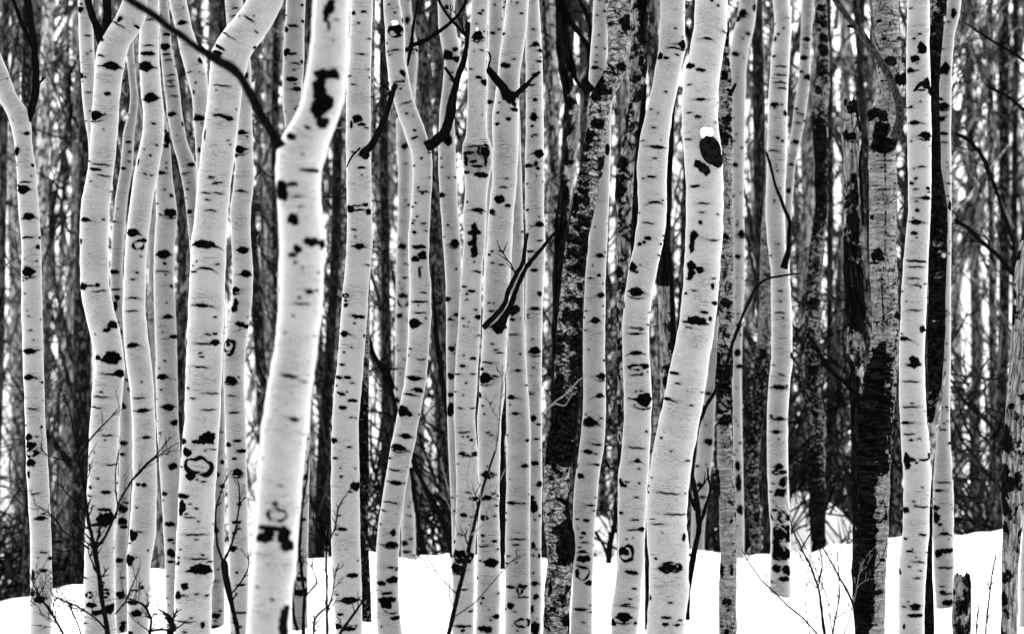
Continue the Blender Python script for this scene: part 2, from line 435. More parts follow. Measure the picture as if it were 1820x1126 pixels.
def tube_mesh(paths, nseg=8, rows_per=None):
    """paths: list of (points Nx3 world, radii N)"""
    vs, qs, ts = [], [], []; off = 0
    for p, rad in paths:
        p = np.asarray(p, float); rad = np.asarray(rad, float); n = len(p)
        tg = np.gradient(p, axis=0); tg /= np.linalg.norm(tg, axis=1)[:, None]+1e-9
        ref = np.array([0, 1., 0]); a = np.cross(tg, ref); bad = np.linalg.norm(a, axis=1) < .15
        a[bad] = np.cross(tg[bad], [1., 0, 0]); a /= np.linalg.norm(a, axis=1)[:, None]
        b = np.cross(tg, a); t = np.linspace(0, 2*math.pi, nseg, endpoint=False)
        ring = p[:, None]+rad[:, None, None]*(a[:, None]*np.cos(t)[None, :, None]+b[:, None]*np.sin(t)[None, :, None])
        ix = np.arange(n*nseg).reshape(n, nseg)+off; jx = np.roll(ix, -1, 1)
        vs.append(ring.reshape(-1, 3)); qs.append(np.stack([ix[:-1], jx[:-1], jx[1:], ix[1:]], -1).reshape(-1, 4))
        vs.append(p[[0, -1]]); c0 = off+n*nseg
        ts += [(c0, int(jx[0, j]), int(ix[0, j])) for j in range(nseg)]+[(c0+1, int(ix[-1, j]), int(jx[-1, j])) for j in range(nseg)]
        off += n*nseg+2
    return np.vstack(vs), np.vstack(qs), ts
def dense(pts, n, jit=0., r=None):
    pts = np.asarray(pts, float); L = np.concatenate([[0], np.cumsum(np.linalg.norm(np.diff(pts[:, :3], axis=0), axis=1))])
    t = np.linspace(0, L[-1], n); o = np.stack([np.interp(t, L, pts[:, j]) for j in range(pts.shape[1])], -1)
    if n > 6:
        for j in range(o.shape[1]):
            e0, e1 = o[0, j], o[-1, j]; s_ = smooth(o[:, j], 5); s_[0] = e0; s_[-1] = e1; o[:, j] = s_[:n]
    return o
def branch_paths(ptpx, d, r, nside=0, wob=1.0, tw=1.0):
    """ptpx: (x, y, halfwidth[, depth offset]) in photo px"""
    k = k_of(d)
    arr = []
    for p in ptpx:
        dd = d+(p[3] if len(p) > 3 else 0.); w = wp(p[0], p[1], dd); arr.append([w[0], w[1], w[2], p[2]*k_of(dd)])
    L = sum(math.dist(a[:3], b[:3]) for a, b in zip(arr, arr[1:])); n = max(8, int(L/k/4))
    o = dense(arr, n); kn = np.array([np.convolve(r.normal(0, 1, n+6), np.ones(7)/7, 'valid')[:n] for _ in range(3)]).T
    o[:, :3] += kn*k*1.6*wob; rad = o[:, 3]*(1+(.16 if o[:, 3].max() < 5*k else .22)*np.convolve(r.normal(0, 1, n+(2 if o[:, 3].max() < 5*k else 6)), np.ones(3 if o[:, 3].max() < 5*k else 7)/(3 if o[:, 3].max() < 5*k else 7), 'valid')[:n])
    out = [(o[:, :3], rad)]
    for _ in range(nside):
        i = r.integers(n//5, n); out += twig(o[i, :3], (o[min(i+1, n-1), :3]-o[max(i-1, 0), :3]), r.uniform(14, 60)*k*tw, max(o[i, 3]*.45, .75*k), r, 1)
    return out
def twig(p0, dirv, length, rad, r, lvl, up=.25):
    dirv = dirv/(np.linalg.norm(dirv)+1e-9); perp = np.cross(dirv, [0, 1, 0]); perp = perp/(np.linalg.norm(perp)+1e-9)
    sgn = r.choice([-1, 1]); a = r.uniform(.45, .95)
    dd = dirv*math.cos(a)+perp*sgn*math.sin(a)+np.array([0, r.uniform(-.35, .35), up]); dd /= np.linalg.norm(dd)
    n = max(5, int(7+length/.03)); n = min(n, 22); pts = [np.array(p0)]; cur = dd.copy()
    for i in range(n-1):
        cur = cur+r.normal(0, .16, 3)+np.array([0, 0, .05]); cur /= np.linalg.norm(cur); pts.append(pts[-1]+cur*length/(n-1))
    rr = np.linspace(rad, rad*.4, n); rr[-1] *= 1.5
    out = [(np.array(pts), rr)]
    if lvl > 0:
        for _ in range(r.integers(2, 5)):
            i = r.integers(1, n-1); out += twig(pts[i], pts[i+1]-pts[i], length*r.uniform(.25, .5), rad*.7, r, lvl-1, up)
    return out
def add_branch(parent, ptpx, d, seed, mat='twig', nside=0, name='branch', nseg=8, wob=1., tw=1.):
    r = np.random.default_rng(seed)
    v, q_, t = tube_mesh(branch_paths(ptpx, d, r, nside, wob, tw), nseg)
    o = mesh_obj(name, v-np.array(parent.location), q_, M[mat], None, tris=t, attrs=None); o.parent = parent
    return o
def blob(name, parent, px, py, rx, ry, rz, d, mat, seed, yoff=0, tilt=0., lab=None, rough=.12, toplevel=False):
    """a small lumpy knot or snow cap: rx, rz across/up in px, ry toward the camera in px"""
    r = np.random.default_rng(seed); k = k_of(d); nu, nv = 30, 20
    u = np.linspace(0, 2*math.pi, nu, endpoint=False); v = np.linspace(0, math.pi, nv)
    U, V = np.meshgrid(u, v); R = np.ones(U.shape)
    for _ in range(6):
        a, b_ = r.integers(1, 5), r.integers(1, 5); R += rough/2*np.sin(a*U+r.uniform(0, 6.28))*np.sin(b_*V)*np.sin(V)
    x = rx*R*np.sin(V)*np.cos(U); y = ry*R*np.sin(V)*np.sin(U); z = rz*R*np.cos(V)
    x, z = x*math.cos(tilt)-z*math.sin(tilt), x*math.sin(tilt)+z*math.cos(tilt)
    c = wp(px, py, d); c[1] += yoff*k
    P = np.stack([x, y, z], -1).reshape(-1, 3)*k
    base = c if toplevel else np.array(parent.location)
    P = P + (0 if toplevel else c-base)
    ix = np.arange(nu*nv).reshape(nv, nu); jx = np.roll(ix, -1, 1)
    q_ = np.stack([ix[:-1], ix[1:], jx[1:], jx[:-1]], -1).reshape(-1, 4)
    o = mesh_obj(name, P, q_, M[mat])
    if toplevel: o.location = c
    else: o.parent = parent
    if lab: o['label'] = lab
    return o

exec_trees = []
def tree(key, d, mat, pts, label, marks='', auto=0, tone=None, branches=(), knots=(), limbs=(), name='aspen_tree', cat='aspen tree', seed=None, **kw):
    P = [tuple(float(a) for a in s.replace(':', ',').split(',')) for s in pts.split()]
    sd_ = seed if seed is not None else abs(hash_str(key)) % 997
    k = k_of(d); cb = (P[-1][1]+P[-1][2])/2; xb = (cb-910)*k
    e = empty(name, (xb, d, g1(xb, d)), label, cat)
    build_trunk(e, d, P, parse_marks(marks), M[mat], sd_, tone=tone, auto=auto, **kw)
    for lp, ld, lm, lk in limbs:
        LP = [tuple(float(a) for a in s.replace(':', ',').split(',')) for s in lp.split()]
        lo = build_trunk(e, ld, LP, [], M[lm], sd_+77, auto=lk, bottom=LP[-1][0]); lo.name = 'limb'
    for i, b in enumerate(branches):
        add_branch(e, b['p'], d+b.get('dy', 0), sd_+i*13+5, b.get('m', 'twig'), b.get('n', 0), wob=b.get('w', 1.), tw=b.get('tw', 1.))
    for i, (x, y, a, b_, c_, yo, ti) in enumerate(knots):
        blob('knot', e, x, y, a, b_, c_, d, 'knot', sd_+i, yo, ti)
    return e
def hash_str(s):
    h = 7
    for ch in s: h = (h*131+ord(ch)) % 1000003
    return h
# ------------------------------------------------------------------ the near trees (pixels of the photo; y: left edge, right edge)
tree('T1', 11.3, 'aspen', '0:-75,-38 93:-40,0 130:-22,15 169:-8,29 202:13,54 225:20,56 250:25,56 300:30,64 370:33,69 440:39,73 550:38,75 670:42,78 750:45,80 835:47,86 950:54,91 1050:54,93 1126:53,91',
 'slim white aspen at the far left, leaning in from the corner, with black side limb',
 '''A1 b 92 800 34 40; e 150 705 20 18; b 95 870 10; b 178 872 14 14; d 140 962 60 6; b 104 978 16 10; e 130 1000 60 44
A2 e 160 45 50 36; d 150 155 70 8; b 215 155 16 14; b 207 205 18 22; e 157 335 60 50; b 153 538 7; e 165 752 62 28; e 160 888 48 28; b 227 915 10 12; d 180 1053 50 5
A3 b 157 88 40 34; b 168 130 60 38; r 170 172 60 34; b 168 222 56 38; b 158 283 16 36; e 225 512 50 22; b 225 35 10 14; d 240 692 40 6; b 270 725 20 18; e 238 787 32 14; b 182 810 16 56; b 218 938 60 34; b 175 910 30 26; d 190 385 40 6; b 158 597 10 14''',
 branches=[dict(p=[(48, 214, 8), (57, 199, 7), (65, 152, 6), (61, 84, 5.5), (50, 17, 6), (44, -40, 6)], n=3), dict(p=[(61, 90, 4), (38, 42, 3.5), (20, -10, 3)], n=1)])
tree('T2', 11.0, 'aspen', '0:219,262 34:204,259 60:186,246 80:175,230 101:170,223 169:166,213 236:162,209 304:156,202 370:143,194 440:142,192 507:143,194 550:149,202 590:160,214 640:170,220 690:165,219 746:160,213 847:156,208 950:151,204 1050:149,204 1126:148,207',
 'stout white aspen near the left whose top bends right above two black upright limbs',
 '''A1 b 640 108 26 34; e 600 355 75 40; d 540 300 40 8; b 577 500 34 18; e 510 612 60 50; d 510 895 70 14; d 540 870 100 4; d 560 930 70 3; b 730 148 26 12; d 620 130 90 3; b 557 686 8; p 530 205 40 16
A2 e 458 62 50 22; b 553 62 14 8; b 432 175 14 30; b 442 412 44 36; b 525 406 22 18; d 480 410 60 6; d 540 436 60 5; b 445 528 8 10; b 605 612 45 40; b 575 640 40 20; e 600 785 80 66; b 525 785 35 24; e 635 868 40 38; d 590 872 80 5; d 540 990 90 6; d 510 1045 60 6; b 513 662 8
A3 d 580 78 50 6; d 600 232 50 5; b 485 350 18 14; b 528 303 14 8; b 570 375 50 16; b 565 466 70 14; p 570 515 84 70; d 520 545 70 14; b 490 965 60 26; b 590 985 45 50; b 520 1005 50 26; b 545 1000 50 24; r 480 912 36 26; r 565 912 36 24; b 570 885 30 8; d 520 640 60 6; d 480 395 30 5; b 600 670 8''',
 branches=[dict(p=[(186, 82, 10), (177, 60, 8), (165, 30, 7), (157, 0, 6.5), (150, -40, 6)], n=1), dict(p=[(186, 78, 9), (190, 44, 7.5), (190, 0, 7.5), (186, -40, 7)], n=0)])
tree('T3', 12.4, 'aspen', '0:139,165 60:140,166 100:142,168 170:146,172 210:150,174 250:157,178 320:160,184 500:162,188 800:168,192 1126:164,190',
 'thin white aspen partly hidden behind the left side of the stout bent one', 'A1 b 425 55 34 30; d 468 193 30 6; b 425 402 30 30; b 455 410; d 470 490 30 5; d 455 640', auto=6)
tree('T4a', 12.7, 'aspen_shaded', '0:222,236 90:224,238 130:228,241 170:232,246 200:229,244 235:219,239 300:214,236 345:206,228 400:200,222 480:196,218 570:198,222 650:208,232 750:212,235 850:211,234 950:205,227 1050:204,227 1126:206,229',
 'thin shaded grey aspen threading between the stout bent tree and the one right of it',
 '''A1 b 680 750 32 10; b 688 802 16 10; b 652 888 28 14
A2 b 600 335 60 20; b 610 428 60 8; b 622 470 26 26; b 605 515 40 50; b 590 70 30 8; b 640 650 14 30; b 672 903 12 14; b 680 950 8 16; b 652 1040 30 30
A3 b 655 120 40 22; b 648 178 30 14; b 650 465 60 36; b 650 530 56 34; b 660 560 40 16; b 630 735 46 22; b 640 915 46 36; b 650 1090 30 40''', auto=5)
tree('T4', 11.6, 'aspen', '0:250,282 50:248,283 100:247,283 169:251,287 203:256,292 250:251,291 304:239,282 340:234,274 380:229,269 420:225,263 470:221,260 550:218,258 600:220,263 650:225,270 690:231,273 746:235,276 850:236,279 900:233,278 950:229,277 1000:225,268 1050:226,267 1126:227,263',
 'gently bowed white aspen between the stout bent one and the big kinked one, diamond scars',
 '''A1 b 785 288 80 20; e 775 355 60 52; b 722 352 22 40; e 800 520 66 48; d 817 655 26 8; d 790 246 50 6; d 800 110 40 6; b 833 768 12; b 800 822 12 10; b 735 855 10 34; b 768 790 8
A2 e 705 130 60 40; r 738 195 55 44; b 765 170 30 18; d 710 374 26 6; e 712 472 40 8; e 705 720 56 24; b 755 912 8 8; d 740 997 60 5; e 760 1062 60 20; d 730 340 16 8; d 700 541 60 4
A3 e 780 88 34 14; b 735 335 24 16; b 768 338 26 18; b 705 600 46 56; b 787 682 8 12; b 685 730 50 56; d 735 583 50 6; b 757 875 16 18; d 710 890 30; b 725 1010 60 34; b 700 955 60 20; b 690 1115 30 20''')
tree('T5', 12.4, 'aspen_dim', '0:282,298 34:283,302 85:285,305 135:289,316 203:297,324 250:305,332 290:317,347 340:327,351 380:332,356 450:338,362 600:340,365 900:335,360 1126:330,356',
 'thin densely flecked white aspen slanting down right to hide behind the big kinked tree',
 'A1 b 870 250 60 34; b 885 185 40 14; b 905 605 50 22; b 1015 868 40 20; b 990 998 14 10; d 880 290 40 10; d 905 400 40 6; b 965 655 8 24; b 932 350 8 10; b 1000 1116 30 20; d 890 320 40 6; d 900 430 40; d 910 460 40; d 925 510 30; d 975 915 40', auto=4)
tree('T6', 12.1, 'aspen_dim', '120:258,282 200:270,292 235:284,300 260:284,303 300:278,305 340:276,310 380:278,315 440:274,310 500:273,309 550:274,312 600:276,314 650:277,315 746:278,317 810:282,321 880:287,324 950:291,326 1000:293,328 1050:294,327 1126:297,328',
 'slim white aspen rising left of the big kinked one, a black burl at its top',
 '''A1 b 890 730 55 60; b 880 770 26 20; e 852 912 40 18; b 908 1032 16 18; b 820 1012 10 10; b 905 1115 60 24
A2 e 908 28 46 40; b 850 35 14 8; e 868 243 62 44; b 875 292 16 12; e 860 332 50 5; b 908 410 12 18; b 885 498 8; e 892 570 40 22; b 925 675 34 20; b 876 803 12; e 862 885 50 28; b 827 1003 10; e 895 1045 52 34; b 930 1120 24 18
A3 b 925 15 30 24; b 918 240 46 32; b 870 385 30 20; b 900 543 60 22; b 903 626 36 14; b 908 695 44 44; b 880 1035 30 30; b 905 740 40 12; b 895 1110 50 30''', tone=None)
tree('T7b', 12.2, 'aspen', '0:299,331 50:312,341 100:322,359 135:332,368 170:341,371 203:344,368 250:347,370 320:350,372 500:350,372 800:345,367 1126:340,362',
 'white aspen slanting in from the top to vanish behind the big kinked tree',
 'A1 e 963 125 44 22; b 1060 325 18 30; b 1000 385 24 6; b 1025 490 10 20; e 1050 625 56 30; b 1055 793 20 24', auto=3)
tree('T7', 10.7, 'aspen', '0:440,504 34:415,490 68:388,468 93:375,449 110:374,440 169:370,429 236:361,422 304:353,413 370:347,406 440:340,402 520:336,399 600:332,397 746:328,391 850:319,384 950:314,380 1050:310,376 1126:309,375',
 'big white aspen whose top kinks sharply right, with a ring-shaped scar low down',
 '''A1 e 1215 630 40 24; d 1170 615 80 12; d 1180 460 90 5; b 1085 715 8 60; b 1120 938 26 10; b 1250 580 8; d 1210 745 14; b 1345 255 20 16; d 1090 1020 50 4; d 1160 1022 50 4; b 1150 285 60 20; d 1320 110 60 8; p 1160 255 60 14; d 1140 300 60 14; d 1200 190 90 3; d 1160 965 40 3
A2 e 1085 192 110 40; e 1095 318 60 10; d 1025 335 36 8; e 1075 512 66 18; e 1140 705 36 30; d 1080 712 80 5; b 1140 660 26 10; b 985 705 14 50; d 1068 833 70 5; b 998 945 16 10; d 1130 972 60 5; d 1120 15 60 3; d 1110 1058 60 3
A3 p 1105 92 80 60; b 1050 110 60 18; b 990 165 50 44; b 970 110 30 30; r 1060 240 160 90; r 1060 236 150 70; b 1015 292 56 34; d 965 395 70 24; b 965 455 38 84; d 1010 505 60 6; d 1040 595 120 4; b 950 718 14 10; b 950 745 14 20; d 1060 722 90 4; e 1070 775 100 52; b 985 865 40 36; b 945 915 36 40; b 980 912 10 10; b 1097 916 20 8; b 1077 1068 20 32; d 970 1050 60 6''')
tree('T8', 12.0, 'aspen', '0:400,431 60:404,436 110:417,446 170:421,447 250:420,449 300:418,451 320:416,452 370:409,446 420:411,445 480:414,450 540:412,448 580:405,442 620:398,437 680:397,434 746:400,437 850:404,439 950:407,441 1050:408,442 1126:409,442',
 'knobbly white aspen right of the big kinked tree, a round eye scar halfway down',
 '''A1 b 1298 400 26 30; e 1275 700 44 24; e 1265 790 50 40; b 1245 820 20 24; e 1275 1008 36 12; d 1245 50 30 6; d 1235 90 30 5
A2 e 1285 222 52 34; e 1300 345 46 36; e 1245 430 36 30; b 1245 505 26 60; b 1235 530 40 30; b 1270 610 50 24; b 1305 622 36 20; r 1205 730 68 76; r 1205 725 56 60; b 1205 715 20 24; e 1222 903 54 40; b 1238 1073 50 8; d 1222 985 40 5
A3 b 1205 127 30 22; b 1255 107 46 12; b 1280 160 50 18; b 1240 200 26 10; e 1258 272 44 36; b 1265 440 20 16; b 1250 533 50 14; b 1228 672 40 32; b 1240 590 24 14; b 1252 797 14 10; b 1275 862 50 10; b 1270 1008 60 8; b 1262 1082 30 12''')
tree('T8b', 12.6, 'aspen_shaded', '560:374,396 700:376,400 850:374,400 950:373,399 1050:373,399 1126:373,399',
 'narrow shaded aspen squeezed between the big kinked tree and the knobbly one, low down', 'A3 b 1140 1025 50 26; b 1140 1083 46 18; b 1140 575 30 30; b 1150 285 20 24; b 1165 1000 14; b 1175 220 20 20; b 1178 345 26 20', auto=6)
tree('T9', 7.4, 'aspen', '0:556,622 50:555,621 110:548,617 150:541,615 185:534,610 210:523,602 235:507,592 255:494,585 280:491,578 300:490,572 340:491,569 370:494,570 400:496,575 430:497,581 455:497,577 500:496,575 550:495,573 600:491,566 650:482,560 700:474,553 746:466,548 850:457,538 950:452,529 1000:447,527 1050:443,519 1126:438,514',
 'largest foreground white aspen, slightly out of focus, with a long black scar near its top',
 '''B1 b 445 45 40 80; b 420 85 30 90; b 435 150 12 50; b 400 400 90 46; b 460 400 70 50; p 385 470 70 110; p 400 560 100 110; b 380 600 60 60; b 405 655 60 60; b 440 540 40 60; b 235 725 60 34; b 325 680 34 16; b 345 903 100 18; b 180 1010 76 110; d 245 975 60 20; d 270 1040 60 8
B2 b 250 62 60 60; b 272 218 46 40; b 245 248 48 22; b 262 288 18 14; b 345 180 80 44; b 400 190 30 50; b 335 440 40 24; b 370 432 20 8; d 295 503 80 8; b 282 470 14 14; d 230 880 90 16; b 250 565 16 10; b 205 655 12 8; b 300 315 12; b 168 432 10 34; e 255 1107 40 22; b 380 340 16 8
B3 b 155 430 30 20; r 165 490 100 60; p 130 560 150 26; b 90 612 100 46; b 120 590 60 40; p 205 600 60 90; b 220 660 70 40; b 140 932 20 12; b 62 868 18 10; b 220 640 60 30; b 175 465 16; b 205 470 14; p 188 1060 26 150''',
 branches=[dict(p=[(498, 262, 13), (492, 250, 10), (475, 222, 9), (460, 198, 8.5), (440, 158, 8), (428, 135, 9), (411, 119, 11), (395, 112, 8), (341, 78, 7), (300, 47, 6.5), (262, 18, 6.5), (228, -2, 6), (190, -22, 6)], n=1, w=.8, dy=-.15),
  dict(p=[(505, 1135, 8), (506, 1100, 6), (510, 1076, 5)], dy=-.3)])
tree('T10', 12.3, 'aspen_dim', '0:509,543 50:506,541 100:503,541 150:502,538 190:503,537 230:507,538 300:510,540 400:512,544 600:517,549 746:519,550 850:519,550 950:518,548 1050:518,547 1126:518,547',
 'white aspen mostly hidden behind the largest foreground trunk, its top showing on that trunk\'s left',
 '''B1 d 245 142 50 10; b 205 160 20 30; b 205 280 36 38; d 240 290 50 10; b 290 330 14 16; d 260 340 40 5; b 235 422 66 22; b 295 117 14 14; b 292 32 16; b 205 85 10; b 255 578 12
B3 b 307 297 30 26; b 295 370 20 44; b 305 165 12 16; r 285 870 70 80; b 285 830 60 20; b 275 905 60 30; b 300 520 20''', auto=2)
tree('T11', 10.9, 'aspen', '0:624,663 68:622,661 135:617,659 200:615,659 270:615,659 340:616,660 380:617,661 420:617,663 470:614,659 520:609,655 570:605,652 620:602,648 700:593,642 746:590,637 850:588,639 950:589,640 1050:591,643 1126:597,644',
 'clean straight white aspen right of the largest foreground trunk, a black limb forking off',
 '''B1 d 615 70 30 10; b 560 75 20 20; d 588 127 16 6; e 605 292 26 8; d 535 406 26 8; d 560 451 30 6; b 580 630 50 40; b 605 660 40 14; e 620 815 40 56; d 605 887 40 10; b 540 1100 40 36; b 625 1080 30 16; b 640 1112 30 16; b 645 412 10; d 560 805 20; b 550 660 14 40; d 585 1085 60 6
B2 b 545 12 36 26; b 640 22 24 30; d 590 12 60 8; d 563 114 30 8; b 572 152 10; e 592 202 44 30; d 640 300 26 6; b 520 235 8 12; r 515 460 30 16; b 520 510 24 20; b 520 487 22 8; r 580 570 44 10; e 515 660 36 30; b 617 670 12 16; b 552 732 8; b 482 735 8; b 500 822 30 10; b 480 888 40 16; b 530 888 40 14; b 472 932 10; b 500 975 38 14; b 505 1046 42 18; b 573 1103 8; d 560 1010 50 14
B3 b 455 105 34 28; b 542 138 26 6; b 578 345 50 44; b 463 196 26 8; d 503 568 50 16; b 470 597 18 6; b 560 810 60 22; e 540 940 80 34; b 490 1015 34 12; b 470 1080 40 30; b 540 1090 70 20; b 585 735 8''',
 branches=[dict(p=[(644, 276, 8), (651, 268, 7.5), (664, 252, 6.5), (678, 226, 5.5), (688, 200, 5), (695, 172, 4.5), (703, 150, 4)], n=1, dy=-.12), dict(p=[(641, 262, 2.5), (629, 272, 2), (621, 284, 1.5), (616, 296, 1)], dy=-.14)])
tree('T11b', 12.5, 'blotched', '0:650,667 100:649,666 200:644,662 400:640,659 600:638,657 746:636,655 850:638,656 950:638,654 1050:641,659 1126:642,661',
 'narrow dark blotched trunk showing along the right side of the clean straight aspen', 'B3 p 610 170 50 60; p 612 250 40 70; p 612 410 50 60; b 625 580 20; p 615 860 60 60; p 625 1090 50 60; b 610 690 30 50', tone=[(0, .1, .1), (600, .2, .2), (750, .75, .6), (900, .5, .5), (1126, .7, .5)], auto=3)
tree('T13', 15.3, 'aspen_dim', '0:708,730 50:717,735 80:719,743 110:722,743 150:716,740 200:704,736 250:704,731 300:708,732 370:707,731 450:704,729 550:703,727 650:702,726 720:700,725 800:703,730 850:709,733 900:713,737 950:713,739 1040:713,739',
 'slim white aspen crossing behind the sinuous one, with a square black patch mid height',
 '''B1 b 842 110 26 34; b 868 210 20 18; b 838 265 26 26; b 830 772 36 30; b 835 865 26 6; b 850 1080 16 12; b 775 605 30 36
B2 b 815 202 46 26; b 832 293 14; b 833 366 30 10; r 822 490 56 56; b 822 462 60 16; b 800 565 36 22; b 790 1010 20 26; b 785 950 10 20; b 788 745 8
B3 b 852 452 12; b 858 502 12; b 825 645 36 28; b 862 622 24 10; b 835 690 50 14''', auto=4)
tree('T12', 11.1, 'aspen', '0:681,710 50:684,719 100:686,720 140:691,727 180:700,736 220:712,752 250:723,762 270:731,767 290:733,769 320:733,768 380:730,765 420:725,763 460:726,762 500:728,765 560:727,767 600:725,763 640:723,761 680:718,757 720:711,750 746:705,745 780:697,739 850:685,724 900:677,717 950:670,710 1000:668,709 1050:668,708 1090:669,711 1126:671,715',
 'sinuous white aspen snaking left at top and bottom, a heavy black limb forking up right',
 '''B1 e 790 160 40 52; b 820 388 26 34; b 778 72 12; d 780 270 50 6; b 735 232 10; d 760 462 20; b 840 603 14; b 880 730 36 10; b 882 690 16; b 955 755 30 40; b 918 837 14; b 878 875 12; b 900 990 12; b 960 937 8; d 930 1012 60 6; b 828 110 16 30; r 785 170 80 60; d 800 435 60 3; d 840 545 60 3
B2 d 930 82 26 8; d 880 128 20 14; d 905 205 80 18; b 925 250 44 44; b 885 268 46 28; d 908 340 10 60; d 930 445 30 6; b 905 492 95 9; e 880 605 52 52; d 910 550 60 5; b 850 773 8; e 878 893 70 24; e 903 955 50 22; e 858 978 50 10; e 820 1063 54 56; b 850 1078 40 26; d 920 795 40
B3 e 838 82 50 26; e 795 140 70 32; b 750 198 16 12; d 775 260 60 5; e 785 327 60 22; d 750 428 70 5; d 715 472 26 6; e 768 588 22 36; e 760 650 60 30; b 770 835 60 34; b 705 853 50 22; b 735 905 60 12; b 735 940 110 30; b 735 965 60 40; b 785 1035 50 18; d 770 1010 40; d 760 770 40 4''',
 branches=[dict(p=[(758, 262, 9), (768, 258, 8), (790, 236, 9), (800, 205, 8), (806, 169, 7), (815, 135, 5.5), (824, 108, 5), (830, 80, 4.5), (832, 40, 4)], n=1, dy=-.1),
  dict(p=[(812, 150, 4), (800, 132, 3), (790, 120, 2.5)], dy=-.1)])
tree('T14', 12.3, 'aspen_dim', '0:778,807 50:779,810 85:786,818 115:790,816 150:787,811 200:781,807 250:779,809 300:779,811 370:783,814 440:788,819 500:792,821 560:793,822 620:793,821 700:794,821 750:795,822 850:799,826 900:802,829 1000:804,832 1126:806,834',
 'slim white aspen with large black knots standing just left of the swollen-collared trunk at centre',
 '''B1 b 1050 45 20 24; b 1050 295 60 50; b 1105 315 36 30; b 1095 265 30; b 1050 730 60 70; b 1020 1028 30 26; b 1020 835 10; b 1060 940 10; b 1095 935 12
B2 e 1092 185 40 40; b 1050 478 30 24; b 1035 152 10; b 1075 738 34 26; b 1070 882 36 32; b 1068 1060 46 70; b 1100 320 12; b 1068 980 30; b 1055 90 12''', auto=4)
tree('T16b', 12.4, 'aspen', '0:868,898 50:867,897 100:866,894 150:865,893 250:864,892 500:860,886 800:858,884 1126:858,884',
 'white aspen whose top shows in the narrow gap between the two stout centre trunks', 'B1 b 1290 180 26 14; b 1302 32 10; b 1275 540 30 20', auto=5)
tree('T15', 11.0, 'aspen', '0:838,868 50:836,866 100:832,864 150:831,865 200:831,864 240:828,866 258:822,873 275:821,877 290:822,877 310:825,871 340:827,866 380:823,865 440:824,862 470:821,858 520:817,855 570:815,855 620:811,852 700:807,847 746:807,844 800:809,849 850:811,851 900:811,850 950:808,847 980:804,844 1050:804,843 1126:804,842',
 'white aspen at centre with a swollen grey collar and a cross-shaped scar below it',
 '''B1 d 1225 78 26 10; b 1240 62 16 10; e 1213 195 48 50; d 1235 270 20; d 1175 367 20 6; b 1250 437 30 34; b 1220 413 34 14; b 1250 800 44 48; b 1160 810 60 16; b 1235 925 80 26; b 1150 850 20 60; b 1255 850 14 60; b 1150 910 30 14; e 1215 1108 60 20; b 1158 1065 10; d 1200 775 90 6; b 1190 855 40 14; b 1210 880 60 12; r 1250 800 60 66
B2 b 1195 110 30 60; b 1195 130 76 26; b 1180 186 44 26; b 1195 230 36 66; b 1195 170 24 60; d 1215 335 46 8; b 1195 283 8; b 1140 413 26 8; b 1180 437 40 12; b 1155 452 14 10; b 1118 432 8 16; b 1218 573 30 24; b 1135 578 16 8; d 1190 790 34 12; e 1133 828 26 14; b 1140 772 10; b 1140 620 10; b 1190 872 30 6; d 1100 872 30; b 1152 918 10; b 1137 982 8; d 1120 1050 24; d 1190 1050 24
B3 d 1140 62 60 6; b 1135 85 8; b 1160 85 12; b 1180 103 18; e 1133 172 30 14; d 1180 185 90 8; b 1200 172 30 14; b 1138 495 40 18; d 1200 410 50 20; d 1165 378 30; e 1118 597 24 14; b 1088 637 14 20; p 1130 700 100 36; p 1140 735 90 26; e 1097 775 50 50; b 1125 770 20 20; b 1185 710 20 30; d 1140 885 40; e 1125 1078 60 12; b 1135 1100 20; b 1168 1078 20 8; d 1180 1000 28 8''',
 tone=[(0, 0, 0), (250, 0, 0), (262, .75, .7), (305, .75, .65), (318, .2, .1), (420, 0, 0), (560, .12, .25), (640, .25, .35), (720, .05, .1), (760, 0, 0), (1126, 0, 0)])
tree('T17', 11.9, 'aspen_dim', '0:892,914 100:897,919 200:900,924 300:902,927 400:903,930 500:904,932 560:902,932 600:900,933 650:899,936 700:900,939 746:900,943 850:900,943 950:898,942 1126:897,943',
 'white aspen emerging below the crossing black limbs, oval ring scar near its foot',
 '''C2 b 145 125 12; b 110 530 40 30; b 90 585 26 14; d 95 665 50 6; e 120 853 22 14; b 132 765 10; e 83 992 34 22; e 105 1077 30 14; d 170 930 24; b 78 1032 10
C3 b 65 78 10; b 170 105 20; e 157 238 32 20; e 85 432 44 16; d 150 435 20; b 57 487 12; b 57 523 12; d 110 650 34 8; d 120 622 80 4; b 112 742 10; d 70 710 20; e 78 872 40 14; d 150 868 46 12; r 130 885 26 40; b 78 970 36 34; d 150 925 60; r 150 1060 80 40; b 180 1050 16; b 55 990 10''')
